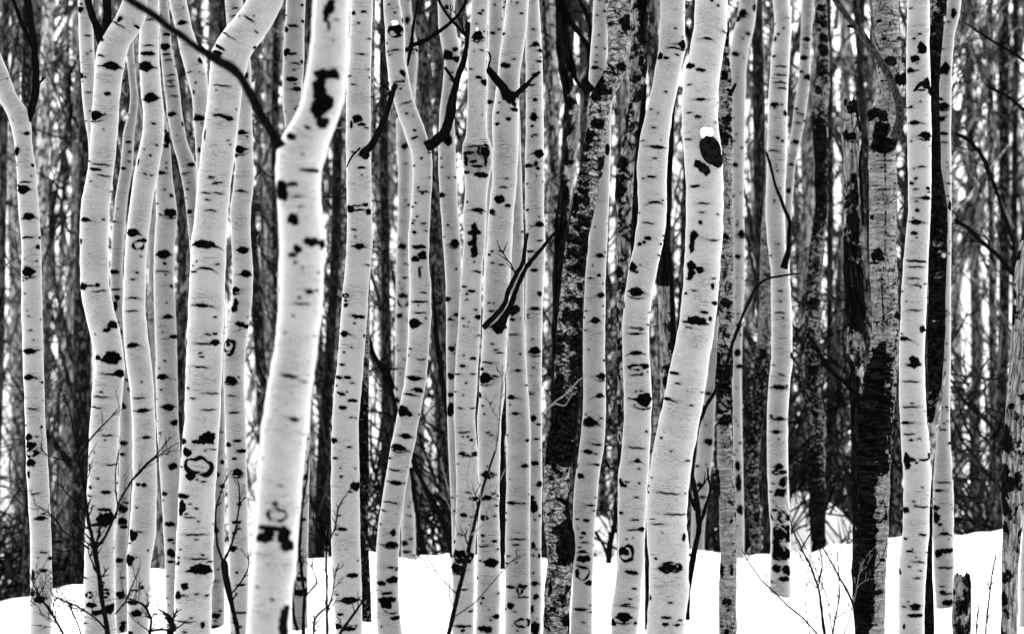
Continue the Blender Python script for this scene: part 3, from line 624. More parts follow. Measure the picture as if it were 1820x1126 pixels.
tree('T16', 11.2, 'aspen', '0:900,940 50:895,937 100:887,929 135:885,924 180:879,922 200:875,922 250:875,922 320:875,919 370:869,914 440:865,910 500:860,907 560:858,905 600:857,902 700:852,897 746:848,891 850:851,888 900:852,887 950:848,889 1050:847,889 1126:845,889',
 'tall white aspen right of the swollen-collared one, black limbs crossing it at mid height',
 '''C1 b 42 182 20; b 52 350 54 26; e 80 515 60 66; b 103 582 40 18; b 70 632 26; b 15 598 14; b 12 658 20; b 25 1053 50 36; b 68 1085 30 16; d 60 945 20; d 45 990 40 5; b 140 78 20 8; p 100 555 20 20; b 120 500 14 50
B1 b 1325 1052 50 40; b 1315 600 12; d 1310 655 20; b 1350 500 14 20
C2 b 25 225 10; d 35 300 30
B2 b 1285 20 30 26; b 1272 245 16 12; b 1287 228 14 8; d 1290 290 20; b 1330 225 10; e 1325 625 60 66; d 1285 540 30 8; d 1330 760 40 6; b 1237 845 18 16; e 1250 893 54 56; d 1305 882 36 8; b 1210 980 26 30; d 1260 810 60 5
B3 e 1268 285 60 40; e 1265 405 50 22; b 1297 383 26 10; b 1200 413 44 20; b 1245 510 44 26; b 1240 603 20; b 1300 632 30 12; d 1240 660 50; e 1285 745 64 46; b 1208 828 16; e 1313 1028 30 24; b 1247 1090 80 26; b 1265 1100 40 20; b 1240 930 16; b 1230 957 12''',
 branches=[dict(p=[(903, 176, 10), (898, 160, 8), (890, 148, 7), (880, 138, 6), (866, 120, 4.5)], n=1, dy=-.12), dict(p=[(905, 178, 5), (925, 160, 4), (945, 140, 3), (955, 130, 2.5)], dy=-.12),
  dict(p=[(888, 580, 8), (893, 570, 7), (903, 553, 6), (910, 538, 5), (915, 518, 4.6), (924, 498, 4.5), (935, 475, 4), (955, 450, 3.6), (978, 424, 3.2), (986, 412, 2.5)], n=2, dy=-.2),
  dict(p=[(858, 583, 5), (872, 570, 4.5), (885, 558, 4.2), (897, 540, 4), (903, 515, 4), (915, 492, 4), (928, 470, 3.6), (934, 440, 3.2), (938, 414, 2.6)], n=1, dy=-.25),
  dict(p=[(905, 556, 9), (915, 550, 8), (920, 545, 5)], dy=-.15)])
tree('T18', 12.1, 'aspen', '0:938,958 50:934,961 100:934,964 200:935,966 300:933,967 370:934,967 440:935,970 500:934,967 560:933,964 650:934,963 746:938,963 850:938,964 950:937,962 1050:937,963 1126:937,962',
 'straight slim white aspen with evenly spaced eye scars, just left of the charred cracked trunk',
 '''C1 e 213 238 36 24; e 240 270 24; b 235 327 30 10; b 210 400 34 20; d 190 452 40 8; b 210 530 22; e 203 620 30 44; b 195 668 16; e 232 812 44 44; b 170 875 44 20; b 215 865 20 24; b 225 890 20; d 200 160 20; b 166 1108 14; d 210 715 26
C2 e 235 87 46 24; d 235 172 30 6; b 180 228 36 10; b 205 327 36 14; b 235 450 24 24; e 210 528 48 16; b 172 575 10; e 210 748 48 38; b 200 1103 30 30; d 190 975 26; b 168 10 16
C3 b 230 22 24 10; b 218 98 30 8; b 208 225 44 22; b 235 335 30 30; b 200 450 46 66; b 190 405 30; b 235 500 14; b 200 657 20 34; b 232 712 14 24; e 208 855 34 22; b 215 925 30 26; b 195 990 14 40; b 210 1090 50 70; b 200 710 12; b 200 800 12''',
 branches=[dict(p=[(926, 162, 3.5), (938, 148, 3.5), (950, 135, 3), (960, 128, 2.5)], dy=-.12)])
tree('T38', 13.6, 'dead', '0:987,1010 40:988,1010 90:988,1011 140:996,1018 200:1007,1031 250:1006,1029 300:998,1022 340:993,1017 380:988,1012 450:983,1007 550:981,1005 800:978,1002 1126:978,1002',
 'crooked half-black dead trunk between the slim straight aspen and the charred one', '', tone=[(0, 1, .9), (130, 1, .7), (200, .85, .1), (300, .9, .1), (360, 1, .4), (450, 1, .9), (1126, 1, 1)],
 name='dead_tree', cat='dead tree', lump=.10, branches=[dict(p=[(1003, 20, 7), (1012, 35, 5), (1032, 62, 4.5), (1047, 84, 5), (1050, 100, 5)]), dict(p=[(1008, 70, 4), (1014, 100, 3.5), (1022, 140, 4.5), (1034, 158, 4), (1044, 140, 3), (1048, 120, 3)]), dict(p=[(1020, -20, 3), (1040, 20, 3.5), (1052, 60, 4), (1053, 85, 4)])])
tree('T20', 11.8, 'aspen_dim', '0:1072,1104 100:1066,1098 190:1060,1087 250:1056,1086 300:1054,1085 370:1052,1082 440:1045,1079 500:1040,1076 560:1037,1076 620:1036,1075 680:1037,1076 746:1036,1077 800:1029,1073 830:1025,1067 880:1019,1062 950:1018,1056 1000:1019,1055 1050:1017,1053 1126:1013,1053',
 'white aspen tight against the right of the charred trunk, black band near its foot',
 '''C1 b 592 790 24 60
C2 e 550 250 34 22; b 578 232 10; b 545 354 22 12; d 500 370 30; e 558 457 34 26; e 525 590 38 32; b 575 800 16; e 560 883 36 34; e 550 983 34 24; e 495 1120 60 40; b 478 1082 10; b 467 575 12
C3 e 500 10 56 26; e 540 127 32 10; e 487 163 44 22; b 428 240 14 30; e 535 232 30 10; b 447 290 34 24; e 505 445 26 10; b 527 405 10; b 478 523 34 14; d 430 517 20; b 465 590 26 14; b 518 657 10; e 457 687 34 14; p 465 725 76 32; r 460 800 70 66; b 430 800 20 40; b 495 852 36 26; e 445 990 60 14; b 500 970 10; d 465 1058 20; d 470 640 40''')
tree('T19', 11.1, 'burnt', '0:1076,1121 50:1079,1121 100:1081,1116 125:1074,1113 150:1060,1104 180:1045,1087 230:1042,1079 260:1037,1076 300:1030,1072 340:1022,1064 380:1013,1055 420:1007,1047 470:1000,1042 520:996,1037 570:990,1035 620:987,1034 700:984,1031 746:980,1026 800:970,1020 830:968,1013 900:964,1010 950:969,1022 975:972,1023 1000:974,1020 1030:968,1017 1080:967,1013 1126:964,1012',
 'charred dark trunk with cracked checked bark, paler at the top where it forks',
 '''C1 p 540 655 90 50; b 665 355 60 44; p 690 130 60 90; p 510 480 80 90; p 600 130 20 20; b 625 430 8 110; b 600 490 30 40; p 550 580 12 60; p 490 720 50 80; b 545 715 40 10; b 605 385 20; d 680 180 50 14
C2 p 330 960 60 200; p 375 150 50 40
C3 p 340 60 110 260; p 365 690 90 140; b 340 575 50 70; p 290 880 20 60; d 330 750 130 14; p 390 640 60 100; d 300 490 60 8; d 330 940 80 8; d 310 1000 70 8; b 300 985 40 30; d 300 640 50 8''',
 tone=[(0, .12, .45), (60, .1, .4), (120, .5, .15), (165, .8, .05), (185, .35, .0), (215, .2, .05), (245, .55, .2), (290, .55, .45), (330, .65, .4), (370, .7, .4), (400, .55, .5), (470, .5, .6), (560, .45, .6), (600, .55, .75), (640, .25, .8), (690, .35, .85), (730, .8, .9), (815, .9, .95), (830, .3, .5), (870, .15, .5), (940, .2, .8), (985, .45, .95), (1005, .2, .3), (1060, .3, .5), (1126, .35, .6)],
 name='burnt_tree', cat='burnt tree', lump=.035,
 limbs=[('0:1055,1081 60:1052,1081 110:1048,1080 145:1046,1080 180:1050,1078', 11.25, 'aspen', 5)],
 branches=[dict(p=[(1050, 165, 11), (1043, 152, 8), (1040, 140, 5)], dy=-.05)])
tree('T21', 13.0, 'dead', '0:1120,1153 50:1121,1153 100:1118,1151 150:1117,1147 200:1114,1143 240:1109,1139 270:1102,1134 300:1096,1130 340:1093,1128 380:1096,1128 450:1096,1123 550:1096,1118 700:1097,1117 900:1097,1117 1126:1097,1117',
 'gnarled grey dead trunk with peeling black streaks left of the bending white aspen',
 'C1 p 775 60 50 200; p 780 500 50 60; p 690 620 30 40; p 650 860 50 70; p 645 1010 60 90; b 735 430 20 40; p 770 330 30 60; b 715 560 14 60; C2 p 640 340 60 80; b 655 620 16 60; b 650 700 20 40; b 640 1000 30', tone=[(0, .42, .7), (100, .38, .65), (180, .4, .55), (250, .5, .35), (300, .45, .25), (340, .6, .3), (380, .4, .4), (480, .5, .4), (1126, .5, .6)],
 name='dead_tree', cat='dead tree', lump=.12)
tree('T21c', 12.6, 'dead', '150:1144,1150 200:1137,1147 240:1132,1141 300:1127,1136 380:1123,1134 430:1120,1132 480:1122,1132 600:1124,1134 900:1150,1156 1000:1146,1154 1126:1146,1154',
 'black strip for the dark side of the gnarled trunk, left of the bending aspen', '', tone=[(0, 1, 1), (1126, 1, 1)], name='dead_tree', cat='dead tree', lump=.08)  # separate black stem stands in for the dark side of the gnarled trunk
tree('T22', 11.0, 'aspen', '0:1174,1217 50:1173,1217 90:1170,1217 120:1165,1211 150:1160,1206 200:1148,1195 250:1137,1189 290:1132,1186 330:1133,1185 370:1135,1185 400:1132,1183 430:1128,1179 470:1119,1170 520:1111,1160 560:1107,1155 620:1106,1153 670:1108,1157 700:1109,1158 746:1109,1157 800:1105,1155 840:1099,1153 900:1098,1149 950:1098,1146 1000:1098,1145 1050:1092,1140 1080:1086,1138 1126:1086,1133',
 'large white aspen bending from upper right to lower left, shield-shaped scar near its foot',
 '''C1 e 985 240 36 44; b 865 300 24 36; b 895 312 30 14; b 945 158 12; b 895 490 14; e 850 780 70 16; d 820 935 50 10; b 775 943 10; e 838 1068 60 10; b 905 1050 10; b 998 70 12; d 930 260 60 8
C2 b 758 190 20 18; b 780 180 18 14; b 800 160 36 18; b 872 190 14; b 890 170 14; b 718 310 34 50; b 740 335 20; e 738 440 62 46; b 676 510 10 30; d 740 630 80 5; e 735 660 56 10; e 738 760 60 20; r 750 835 100 24; b 768 868 12; e 785 1003 72 70; d 730 1000 40; b 757 25 10; d 800 80 50 3; b 800 860 10; d 740 875 60
C3 d 745 143 90 4; e 745 213 38 12; b 755 327 12; b 660 325 20 40; b 675 340 30 16; d 740 402 26 5; e 770 570 34 24; d 720 572 50; r 685 697 76 80; r 685 697 70 72; b 670 685 50 40; b 660 485 20; d 735 520 40; b 717 795 74 18; b 730 880 26 8; e 685 970 50 6; e 675 1027 66 50; b 620 1060 24 36; b 735 1062 20 16; b 795 58 14; d 690 960 40 6''')
tree('T39', 13.2, 'dead', '150:1186,1200 250:1185,1198 330:1183,1194 380:1184,1193 440:1168,1191 480:1166,1190 505:1168,1190 530:1170,1192 600:1172,1196 680:1174,1198 800:1172,1196 1126:1170,1194',
 'dark broken trunk in the gap between the bending white aspen and the biggest one', '', tone=[(0, 1, .8), (500, 1, 1), (515, .1, .3), (600, .1, .5), (700, .3, .8), (760, .9, .9), (1126, 1, 1)], name='dead_tree', cat='dead tree', lump=.12,
 branches=[dict(p=[(1188, 440, 5), (1192, 500, 4.5), (1196, 560, 5), (1198, 620, 4.5), (1192, 690, 4), (1188, 740, 3.5)], dy=-.15)])
tree('T26', 15.35, 'aspen_shaded', '560:1252,1278 650:1250,1276 746:1243,1270 800:1239,1268 850:1233,1262 900:1230,1256 950:1228,1252 1040:1226,1250',
 'short stretch of blurred pale aspen behind the lower right side of the biggest trunk', 'C3 b 1125 112 48 34; b 1075 340 36 28; b 1090 403 36 14; b 1107 22 12; C2 b 1120 973 34 16; C3 b 1100 480 26; b 1060 240 20', auto=3)
tree('T24', 15.1, 'aspen_dim', '0:1314,1346 30:1311,1343 60:1302,1339 80:1299,1333 100:1297,1329 130:1296,1326 200:1298,1325 300:1299,1323 370:1300,1322 450:1301,1324 550:1301,1321 650:1300,1318 750:1300,1319 850:1301,1321 950:1303,1323 1040:1303,1323',
 'slim white aspen right of the biggest trunk whose top leans right, dotted with black eyes',
 '''C1 e 1300 75 34 40; d 1330 183 30 10; b 1262 290 34; b 1298 780 16; b 1255 745 14; b 1260 870 30; b 1250 1035 14; b 1300 210 12; b 1245 100 30 30
D1 b 25 185 26 14; b 60 45 20 40
C2 e 1298 135 34 36; b 1270 90 14; b 1275 255 30; b 1275 615 20; b 1275 760 38 36; b 1290 665 12; b 1290 830 40 20
C3 b 1275 240 26 50; b 1280 330 30 90; b 1290 470 36 50; b 1290 120 16''', auto=6, tone=[(0, 0, 0), (700, 0, 0), (780, .45, .3), (950, .3, .2), (1100, .1, .1)])
tree('T25', 11.9, 'scarred', '40:1287,1296 60:1285,1296 100:1280,1296 150:1276,1301 200:1275,1303 300:1276,1301 370:1278,1302 450:1280,1304 520:1280,1305 600:1276,1304 680:1271,1302 746:1274,1302 840:1275,1304 900:1278,1307 980:1280,1310 1050:1278,1309 1126:1278,1309',
 'grey rough-barked tree with flaking pale patches, tight against the right side of the biggest trunk',
 'C1 p 1215 720 60 30; p 1205 400 40 60; b 1230 480 30; C2 p 1215 500 60 50; p 1210 150 40 30; b 1170 660 20; p 1150 800 30 90; p 1200 870 90 50; p 1215 1110 80 40; C3 p 1200 10 80 30; p 1165 330 20 160; p 1215 950 60 36; b 1190 790 20 80; b 1245 790 20 60; b 1240 530 26; b 1215 1110 30 40; b 1250 60 10 200',
 tone=[(40, .8, .8), (150, .25, .35), (240, .75, .6), (300, .4, .2), (400, .35, .3), (500, .5, .35), (620, .5, .4), (660, .7, .75), (740, .6, .6), (760, .3, .5), (850, .15, .45), (950, .1, .4), (1050, .3, .2), (1126, .35, .2)],
 name='rough_barked_tree', cat='tree', lump=.05, branches=[dict(p=[(1297, 170, 4), (1303, 158, 3), (1307, 150, 2.5)], dy=-.1)])
T23 = tree('T23', 10.6, 'aspen', '0:1236,1293 50:1233,1292 100:1224,1285 130:1215,1280 170:1212,1275 220:1212,1276 260:1214,1281 300:1218,1285 370:1220,1286 430:1218,1283 480:1216,1280 530:1212,1276 570:1208,1272 620:1198,1264 680:1185,1255 720:1178,1249 746:1171,1244 790:1162,1235 850:1153,1226 900:1149,1221 950:1149,1222 1000:1154,1224 1050:1154,1223 1100:1151,1219 1126:1148,1218',
 'biggest white aspen right of centre, with a large black knob capped with snow',
 '''C1 e 1110 213 36 10; b 1168 40 16; b 1135 15 16; b 1018 352 44 30; b 1075 378 50 16; e 1075 532 44 14; b 1060 622 34 14; d 1010 738 30 5; d 1045 985 50 12; d 1085 1075 60 6; b 1060 870 40 40; b 1100 900 50 50
C2 e 1145 172 40 8; b 1038 150 36 60; b 1030 205 24 60; b 1075 78 18 20; b 1025 300 44 40; b 1025 345 34 60; b 1070 325 40 34; b 1140 410 18 32; d 1145 370 20; b 1155 500 34 20; b 1095 548 44 12; b 1128 582 20 22; p 1055 590 100 40; d 1045 603 150 12; b 935 865 50 14; d 955 920 30 8; b 900 1000 36 16; d 930 1010 40; b 1180 390 12; b 1000 448 16; d 1080 25 30
C3 d 900 378 120 6; d 960 490 120 5; b 843 720 16; e 910 765 80 36; r 915 765 110 50; b 813 930 18 34; b 895 1027 50 12; b 890 1062 34 16; e 955 1067 24 12; b 805 378 16; b 870 90 14; b 808 345 14; b 820 300 10; d 850 540 60 4; b 1010 560 12 40; b 990 610 20 40''',
 tone=[(0, 0, 0), (300, 0, 0), (320, .12, .45), (440, .1, .42), (520, .15, .42), (560, .1, .2), (590, 0, 0), (1126, 0, 0)],
 knots=[(1259, 269, 19, 26, 27, -26, .3), (1270, 285, 12, 16, 16, -28, .5), (1247, 300, 10, 12, 11, -26, 0)])
tree('T29', 15.35, 'blotched', '300:1362,1386 420:1352,1374 550:1349,1373 640:1342,1368 700:1338,1363 770:1333,1353 850:1324,1348 970:1334,1354 1040:1335,1355',
 'blurred grey blotched trunk just left of the pale aspen with the dark-spotted foot', 'D2 p 105 770 46 56; b 90 915 60 16; b 100 950 34 14; b 70 1110 40 30; D3 b 15 120 30 30; b 85 490 24 50; b 35 350 34 30', tone=[(300, .1, .1), (600, .2, .2), (650, .6, .5), (800, .5, .4), (1040, .4, .3)], auto=3)
tree('T28', 14.2, 'aspen_shaded', '0:1425,1447 60:1423,1443 100:1421,1441 135:1420,1440 170:1414,1437 220:1408,1430 260:1401,1421 300:1396,1413 350:1390,1409 450:1384,1404 700:1378,1400 1040:1376,1398',
 'thin shaded aspen slanting down left to vanish behind the pale aspen with the dark-spotted foot',
 'D1 e 335 210 34 22; e 320 307 36 24; b 278 750 34 22; b 350 410 36 30; b 278 575 16; b 325 640 16; b 240 1005 24 26; b 305 380 20; d 300 600 50; d 290 650 40', auto=4)
tree('T27', 13.15, 'aspen', '0:1374,1403 50:1377,1407 100:1371,1404 150:1367,1401 200:1365,1399 280:1363,1398 330:1362,1396 380:1360,1395 430:1364,1396 480:1370,1403 550:1371,1407 600:1371,1408 640:1371,1409 680:1366,1404 746:1363,1400 850:1364,1401 900:1367,1404 950:1370,1405 1000:1369,1405 1046:1366,1407',
 'pale aspen whose foot, heavily spotted with black rings, stands on the snow',
 '''D1 b 168 210 12 24; b 183 185 14; b 210 155 10; d 200 355 60 6; b 160 300 16; b 160 555 44 20; b 222 600 24 26; b 180 730 16; b 205 745 16; e 150 795 30 4; d 200 400 60 4; d 195 440 70 4; d 205 470 50 4; b 145 130 8
D2 b 185 190 10; b 143 250 10; d 190 435 20; d 190 550 50 5; b 195 490 10; b 258 775 20 34; e 185 940 70 22; d 200 875 30; e 190 1105 40 20; b 145 1090 16; d 180 1105 90
D3 e 170 60 36 18; b 183 98 10; b 185 242 46 30; r 180 272 60 16; p 212 320 44 50; p 195 378 66 40; r 165 495 50 54; r 205 505 50 54; b 240 510 24 34; b 235 565 30 30; p 180 600 50 60; p 235 610 26 60; p 178 690 56 66; p 228 705 50 50; b 172 775 44 40; p 230 785 44 50; b 215 830 60 26; b 150 845 12; b 208 555 20; b 160 640 20; r 180 600 60 76; r 185 690 80 80''',
 branches=[dict(p=[(1393, 476, 7), (1396, 464, 5), (1401, 437, 3.6), (1404, 394, 3.4), (1399, 382, 3), (1390, 360, 2.8), (1377, 324, 2.6), (1367, 287, 2.4), (1362, 270, 1.6)], dy=-.14)])
tree('T30', 15.25, 'blotched', '0:1446,1468 50:1449,1472 100:1452,1475 150:1448,1475 180:1445,1473 220:1443,1468 250:1445,1471 300:1448,1473 370:1448,1472 430:1440,1467 500:1433,1460 550:1431,1457 620:1430,1457 700:1431,1460 746:1436,1466 850:1436,1467 900:1438,1468 965:1441,1468 1000:1441,1469',
 'dark blotched tree with black patches on grey bark, standing on the snow at the right',
 'D1 p 410 45 60 40; p 425 205 60 50; p 420 270 60 70; p 395 480 40 50; p 410 740 70 240; p 410 1000 60 200; D2 p 380 100 40 60; p 370 500 80 60; p 370 850 70 60; D3 p 390 440 70 100; p 380 260 50 90; p 400 560 60 80',
 tone=[(0, .15, .1), (40, .6, .5), (70, .1, .1), (130, .6, .4), (170, .2, .2), (220, .7, .5), (280, .95, .5), (370, .8, .4), (430, .5, .3), (560, .48, .35), (640, .55, .45), (740, .5, .42), (850, .75, .35), (900, .85, .7), (965, .8, .6)],
 name='blotched_tree', cat='tree', lump=.07)
tree('T31', 12.6, 'dead', '170:1500,1522 200:1498,1524 235:1496,1526 300:1499,1527 370:1500,1529 430:1499,1529 480:1499,1534 530:1502,1537 570:1504,1539 620:1506,1537 680:1509,1533 740:1512,1534 900:1515,1537 1126:1517,1539',
 'broken-topped grey snag with black lower wood standing left of the scarred trunk',
 'D1 p 575 560 60 70; p 560 720 80 40; b 535 710 26 50; p 580 940 30 60; p 600 1050 30 60; D2 p 590 110 60 160; p 590 360 90 90; p 600 560 110 90; p 575 300 60 60; p 600 800 30 100; p 585 1000 60 300',
 tone=[(170, .4, .3), (210, .1, .6), (240, .4, .5), (300, .1, .3), (330, .5, .3), (400, .55, .6), (480, .7, .6), (560, .9, .9), (600, .3, .5), (680, .6, .3), (740, 1, .9), (1126, 1, 1)],
 name='dead_snag', cat='dead tree', lump=.10, topcap='broken', branches=[dict(p=[(1520, 178, 2.5), (1524, 200, 2.5), (1528, 232, 2), (1532, 236, 1.5)], dy=-.12), dict(p=[(1533, 250, 1.5), (1528, 300, 3), (1531, 340, 3), (1534, 400, 2.5)], dy=-.05)])
tree('T32', 11.3, 'scarred', '0:1550,1597 40:1554,1600 100:1556,1602 140:1559,1603 170:1556,1600 200:1548,1601 240:1545,1599 265:1544,1592 300:1544,1593 370:1546,1595 430:1544,1593 500:1547,1594 560:1551,1598 600:1549,1598 640:1542,1597 700:1532,1592 746:1523,1586 800:1522,1584 850:1524,1582 900:1522,1580 950:1519,1578 1000:1514,1575 1050:1515,1574 1126:1519,1573',
 'heavy scarred trunk with a burnt black left side, knotted collar and long dark limb',
 '''D1 b 710 118 30; e 735 212 30 16; e 822 208 30 24; d 780 225 90 8; p 770 330 76 50; p 820 425 56 60; b 725 430 20; d 740 260 60; p 690 595 46 50; p 715 700 80 120; p 745 770 120 80; p 800 740 50 100; p 690 770 50 50; p 730 620 50 60; d 720 60 50; d 760 85 60; p 740 900 8 240; d 760 850 120 6; d 740 1000 100 5
D2 b 675 48 18 30; p 700 250 66 66; b 680 290 60 14; p 815 565 34 50; d 790 375 40 8; d 695 598 40 12; p 740 150 8 300; d 770 148 70 6; p 728 500 8 300; p 690 900 90 400; p 660 1010 60 300; p 745 860 50 60; p 775 1030 30 30; p 745 1050 60 120
D3 p 640 250 90 600; p 630 700 100 700; p 620 1000 80 500; p 740 20 110 110; p 700 120 60 200; p 725 250 100 60; b 752 240 44 40; r 690 505 90 50; b 745 505 30 50; b 705 895 60 30; b 730 730 40 20; p 660 500 30 300; p 670 800 24 500; d 730 448 80 8''',
 tone=[(0, .12, .28), (90, .2, .38), (120, .3, .5), (150, .2, .4), (180, .1, .1), (220, .3, .35), (265, .5, .4), (280, .2, .3), (420, .25, .35), (455, .3, .3), (500, .25, .45), (600, .3, .48), (640, .7, .42), (700, .9, .45), (770, .95, .75), (835, .95, .5), (850, .8, .15), (1126, .8, .12)],
 name='scarred_tree', cat='tree', lump=.03,
 branches=[dict(p=[(1588, 246, 9), (1595, 232, 8.5), (1601, 205, 8), (1597, 180, 7.5), (1588, 155, 7), (1578, 130, 7), (1563, 104, 6.5), (1546, 82, 6), (1529, 60, 5.5), (1510, 35, 5), (1485, 0, 4.5), (1465, -30, 4)], n=1, dy=-.22, w=.7, m='limb'), dict(p=[(1518, 48, 3), (1512, 46, 3), (1506, 47, 2)], dy=-.22),
  dict(p=[(1600, 148, 10), (1606, 140, 9), (1609, 130, 5)], dy=-.08), dict(p=[(1554, 210, 10), (1548, 202, 8), (1545, 196, 4)], dy=-.1)])
tree('T34', 11.7, 'burnt', '0:1650,1684 30:1651,1682 60:1652,1676 100:1651,1673 150:1650,1669 200:1650,1670 300:1653,1673 370:1655,1684 430:1652,1684 500:1650,1681 560:1649,1680 620:1649,1679 680:1650,1674 730:1649,1664 800:1648,1659 900:1645,1657 1000:1643,1657 1126:1643,1661',
 'black burnt trunk leaning between the two white aspens at the right', 'D1 p 1020 120 60 60; b 1105 70 20 60', tone=[(0, .35, .5), (60, .6, .5), (100, .8, .8), (200, .9, .9), (380, .85, .85), (420, .65, .75), (460, .7, .6), (520, .8, .9), (700, .8, 1), (760, .3, .6), (800, .8, .8), (1126, 1, 1)], name='burnt_tree', cat='burnt tree', lump=.07,
 branches=[dict(p=[(1681, 655, 1.5), (1675, 690, 3.5), (1667, 730, 5), (1658, 780, 6), (1652, 820, 6), (1648, 870, 5)], m='burnt_limb', dy=-.02)])
tree('T33', 11.0, 'aspen', '0:1613,1652 100:1611,1652 150:1611,1654 250:1613,1655 330:1614,1655 370:1615,1654 430:1609,1651 500:1603,1648 560:1601,1646 600:1599,1644 650:1598,1643 700:1598,1645 746:1600,1647 790:1602,1652 850:1606,1655 900:1606,1652 950:1604,1651 1000:1598,1647 1050:1597,1644 1126:1597,1642',
 'straight bright white aspen at the right, with an arrowhead-shaped eye at mid height',
 '''D1 b 935 262 50 60; b 895 315 44 34; b 893 210 14; b 875 375 30 26; d 900 378 30; e 895 650 46 22; e 955 718 56 38; b 903 942 16; b 883 967 20; b 970 995 24; e 960 1045 50 20; b 910 1108 20; b 965 450 50 60; b 985 480 26 50; d 925 480 50 6; b 880 567 16; b 882 747 10; d 930 882 40 5; b 925 540 8; b 910 340 8
D2 e 903 75 50 26; b 893 132 34 16; b 910 15 20; d 910 280 120 10; d 890 370 60 6; d 905 407 50 5; d 895 537 56 4; b 940 635 34 34; e 838 685 34 22; b 893 805 50 62; d 895 820 90 12; d 895 828 70 8; d 870 910 80; d 870 1043 80 5; b 830 437 12; d 900 310 80 3
D3 e 848 12 36 14; d 865 72 50; e 877 102 16; b 855 215 26 90; b 875 205 40 20; b 905 220 14; d 950 205 60 10; b 978 185 20 30; b 850 470 30 30; d 940 453 80 4; b 850 620 14; d 870 685 34 8; d 940 598 40 10; d 920 740 60 4; b 825 795 14 30; d 910 825 30 6; e 900 973 46 30; b 900 1020 80 18; b 842 1080 10 24; b 930 1020 20''',
 branches=[dict(p=[(1650, 152, 6), (1642, 146, 5), (1632, 152, 3.5), (1625, 162, 2)], dy=-.14)])
tree('T35', 12.6, 'aspen_dim', '0:1682,1709 30:1679,1705 60:1673,1697 100:1670,1693 160:1667,1691 250:1667,1690 300:1668,1691 380:1668,1691 500:1667,1690 600:1667,1690 700:1666,1689 746:1666,1688 800:1663,1690 850:1659,1694 900:1658,1695 950:1658,1695 1000:1659,1696 1050:1662,1695 1082:1664,1696',
 'white aspen at the right whose foot stands on the snow beside the broken stump',
 '''D1 b 1060 368 54 60; b 1105 75 26 50; e 1050 562 50 36; b 1043 628 34 26; d 1050 706 50 14; d 1055 752 30; d 1080 968 26; b 1088 1085 20 50; b 1038 525 20
D2 b 1070 1045 14
D3 b 1090 120 20; e 1022 368 34 12; d 1050 325 80 4; b 1010 460 26 26; b 1012 510 26 60; b 1030 545 20; e 1055 593 44 16; p 1060 683 100 22; b 1020 700 30 36; d 1060 772 90 8; d 1043 870 24; d 1070 910 60; b 1045 900 30 16; p 1075 955 60 30; b 1105 290 14 60''', auto=2)
tree('T36', 11.7, 'dead', '1013:1696,1724 1030:1695,1726 1080:1694,1726 1126:1693,1726', 'broken grey stump poking out of the snow at the lower right', 'D3 p 1190 830 30 60; p 1130 1000 30 60; b 1160 900 20 60',
 tone=[(1013, .3, .7), (1050, .25, .7), (1126, .35, .65)], name='tree_stump', cat='stump', lump=.10, topcap='broken')
tree('T37', 11.4, 'dead', '300:1822,1862 400:1820,1860 440:1812,1856 480:1804,1850 560:1799,1842 620:1796,1838 680:1791,1832 746:1787,1826 800:1783,1822 850:1781,1820 900:1780,1818 950:1782,1816 1010:1781,1810 1060:1780,1809 1126:1779,1808',
 'rough grey trunk with black ragged edges at the right border of the picture', 'D2 b 1440 250 20 60; p 1465 120 30 120; b 1415 450 20 60; p 1410 560 24 120; b 1420 400 16; D3 p 1370 330 30 200; p 1375 100 50 140; b 1370 830 24 60; p 1370 940 26 80; p 1440 300 40 60',
 tone=[(300, .3, .3), (600, .2, .25), (760, .35, .5), (850, .5, .45), (980, .35, .3), (1126, .35, .2)], name='rough_barked_tree', cat='tree', lump=.05)
tree('T40', 11.9, 'aspen', '880:1822,1850 960:1816,1846 1010:1813,1842 1126:1812,1840', 'sliver of white trunk at the bottom right corner', '', auto=4)
tree('T42', 18.5, 'aspen', '0:268,281 300:266,280 420:263,277 560:262,277 740:263,278 1040:262,276', 'bright blurred slim aspen far behind the gently bowed one', '', auto=4)
# dead stems in front of or beside the big tree, and black poles farther back
e = empty('dead_sapling', (1.65, 10.35, g1(1.65, 10.35)), 'black crooked dead stem leaning against the foot of the biggest trunk', 'dead sapling')
add_branch(e, [(1178, 1106, 2), (1190, 1096, 3), (1207, 1078, 5), (1220, 1052, 6), (1228, 1010, 5), (1236, 975, 5), (1242, 938, 5), (1241, 900, 4.5), (1236, 870, 4), (1229, 840, 4), (1232, 800, 3.5), (1240, 765, 2.5), (1252, 720, 1.8)], 10.9, 3, 'twig', 2, name='stem')
add_branch(e, [(1222, 1100, 4), (1221, 1050, 5)], 10.9, 4, 'twig', 0, name='stem')
add_branch(e, [(1238, 905, 4), (1226, 880, 3), (1220, 860, 2.5)], 10.9, 5, 'twig', 1)
add_branch(e, [(1243, 930, 3.5), (1254, 900, 3), (1262, 870, 2), (1258, 830, 1.5)], 10.9, 6, 'twig', 1)
for i, (p, d, lb) in enumerate([([(893, 720, 4), (892, 850, 4.5), (892, 940, 5), (893, 1010, 5)], 13.8, 'straight black pole of a dead stem between two white trunks at centre'),
    ([(1152, 860, 3.5), (1151, 940, 4), (1150, 1010, 4.5)], 13.8, 'short black dead stem in the gap at the foot of the biggest trunk')]):
    w0 = wp(p[-1][0], p[-1][1], d); e = empty('dead_sapling', tuple(w0), lb, 'dead sapling')
    add_branch(e, p, d, 60+i, 'twig', 0, name='stem')
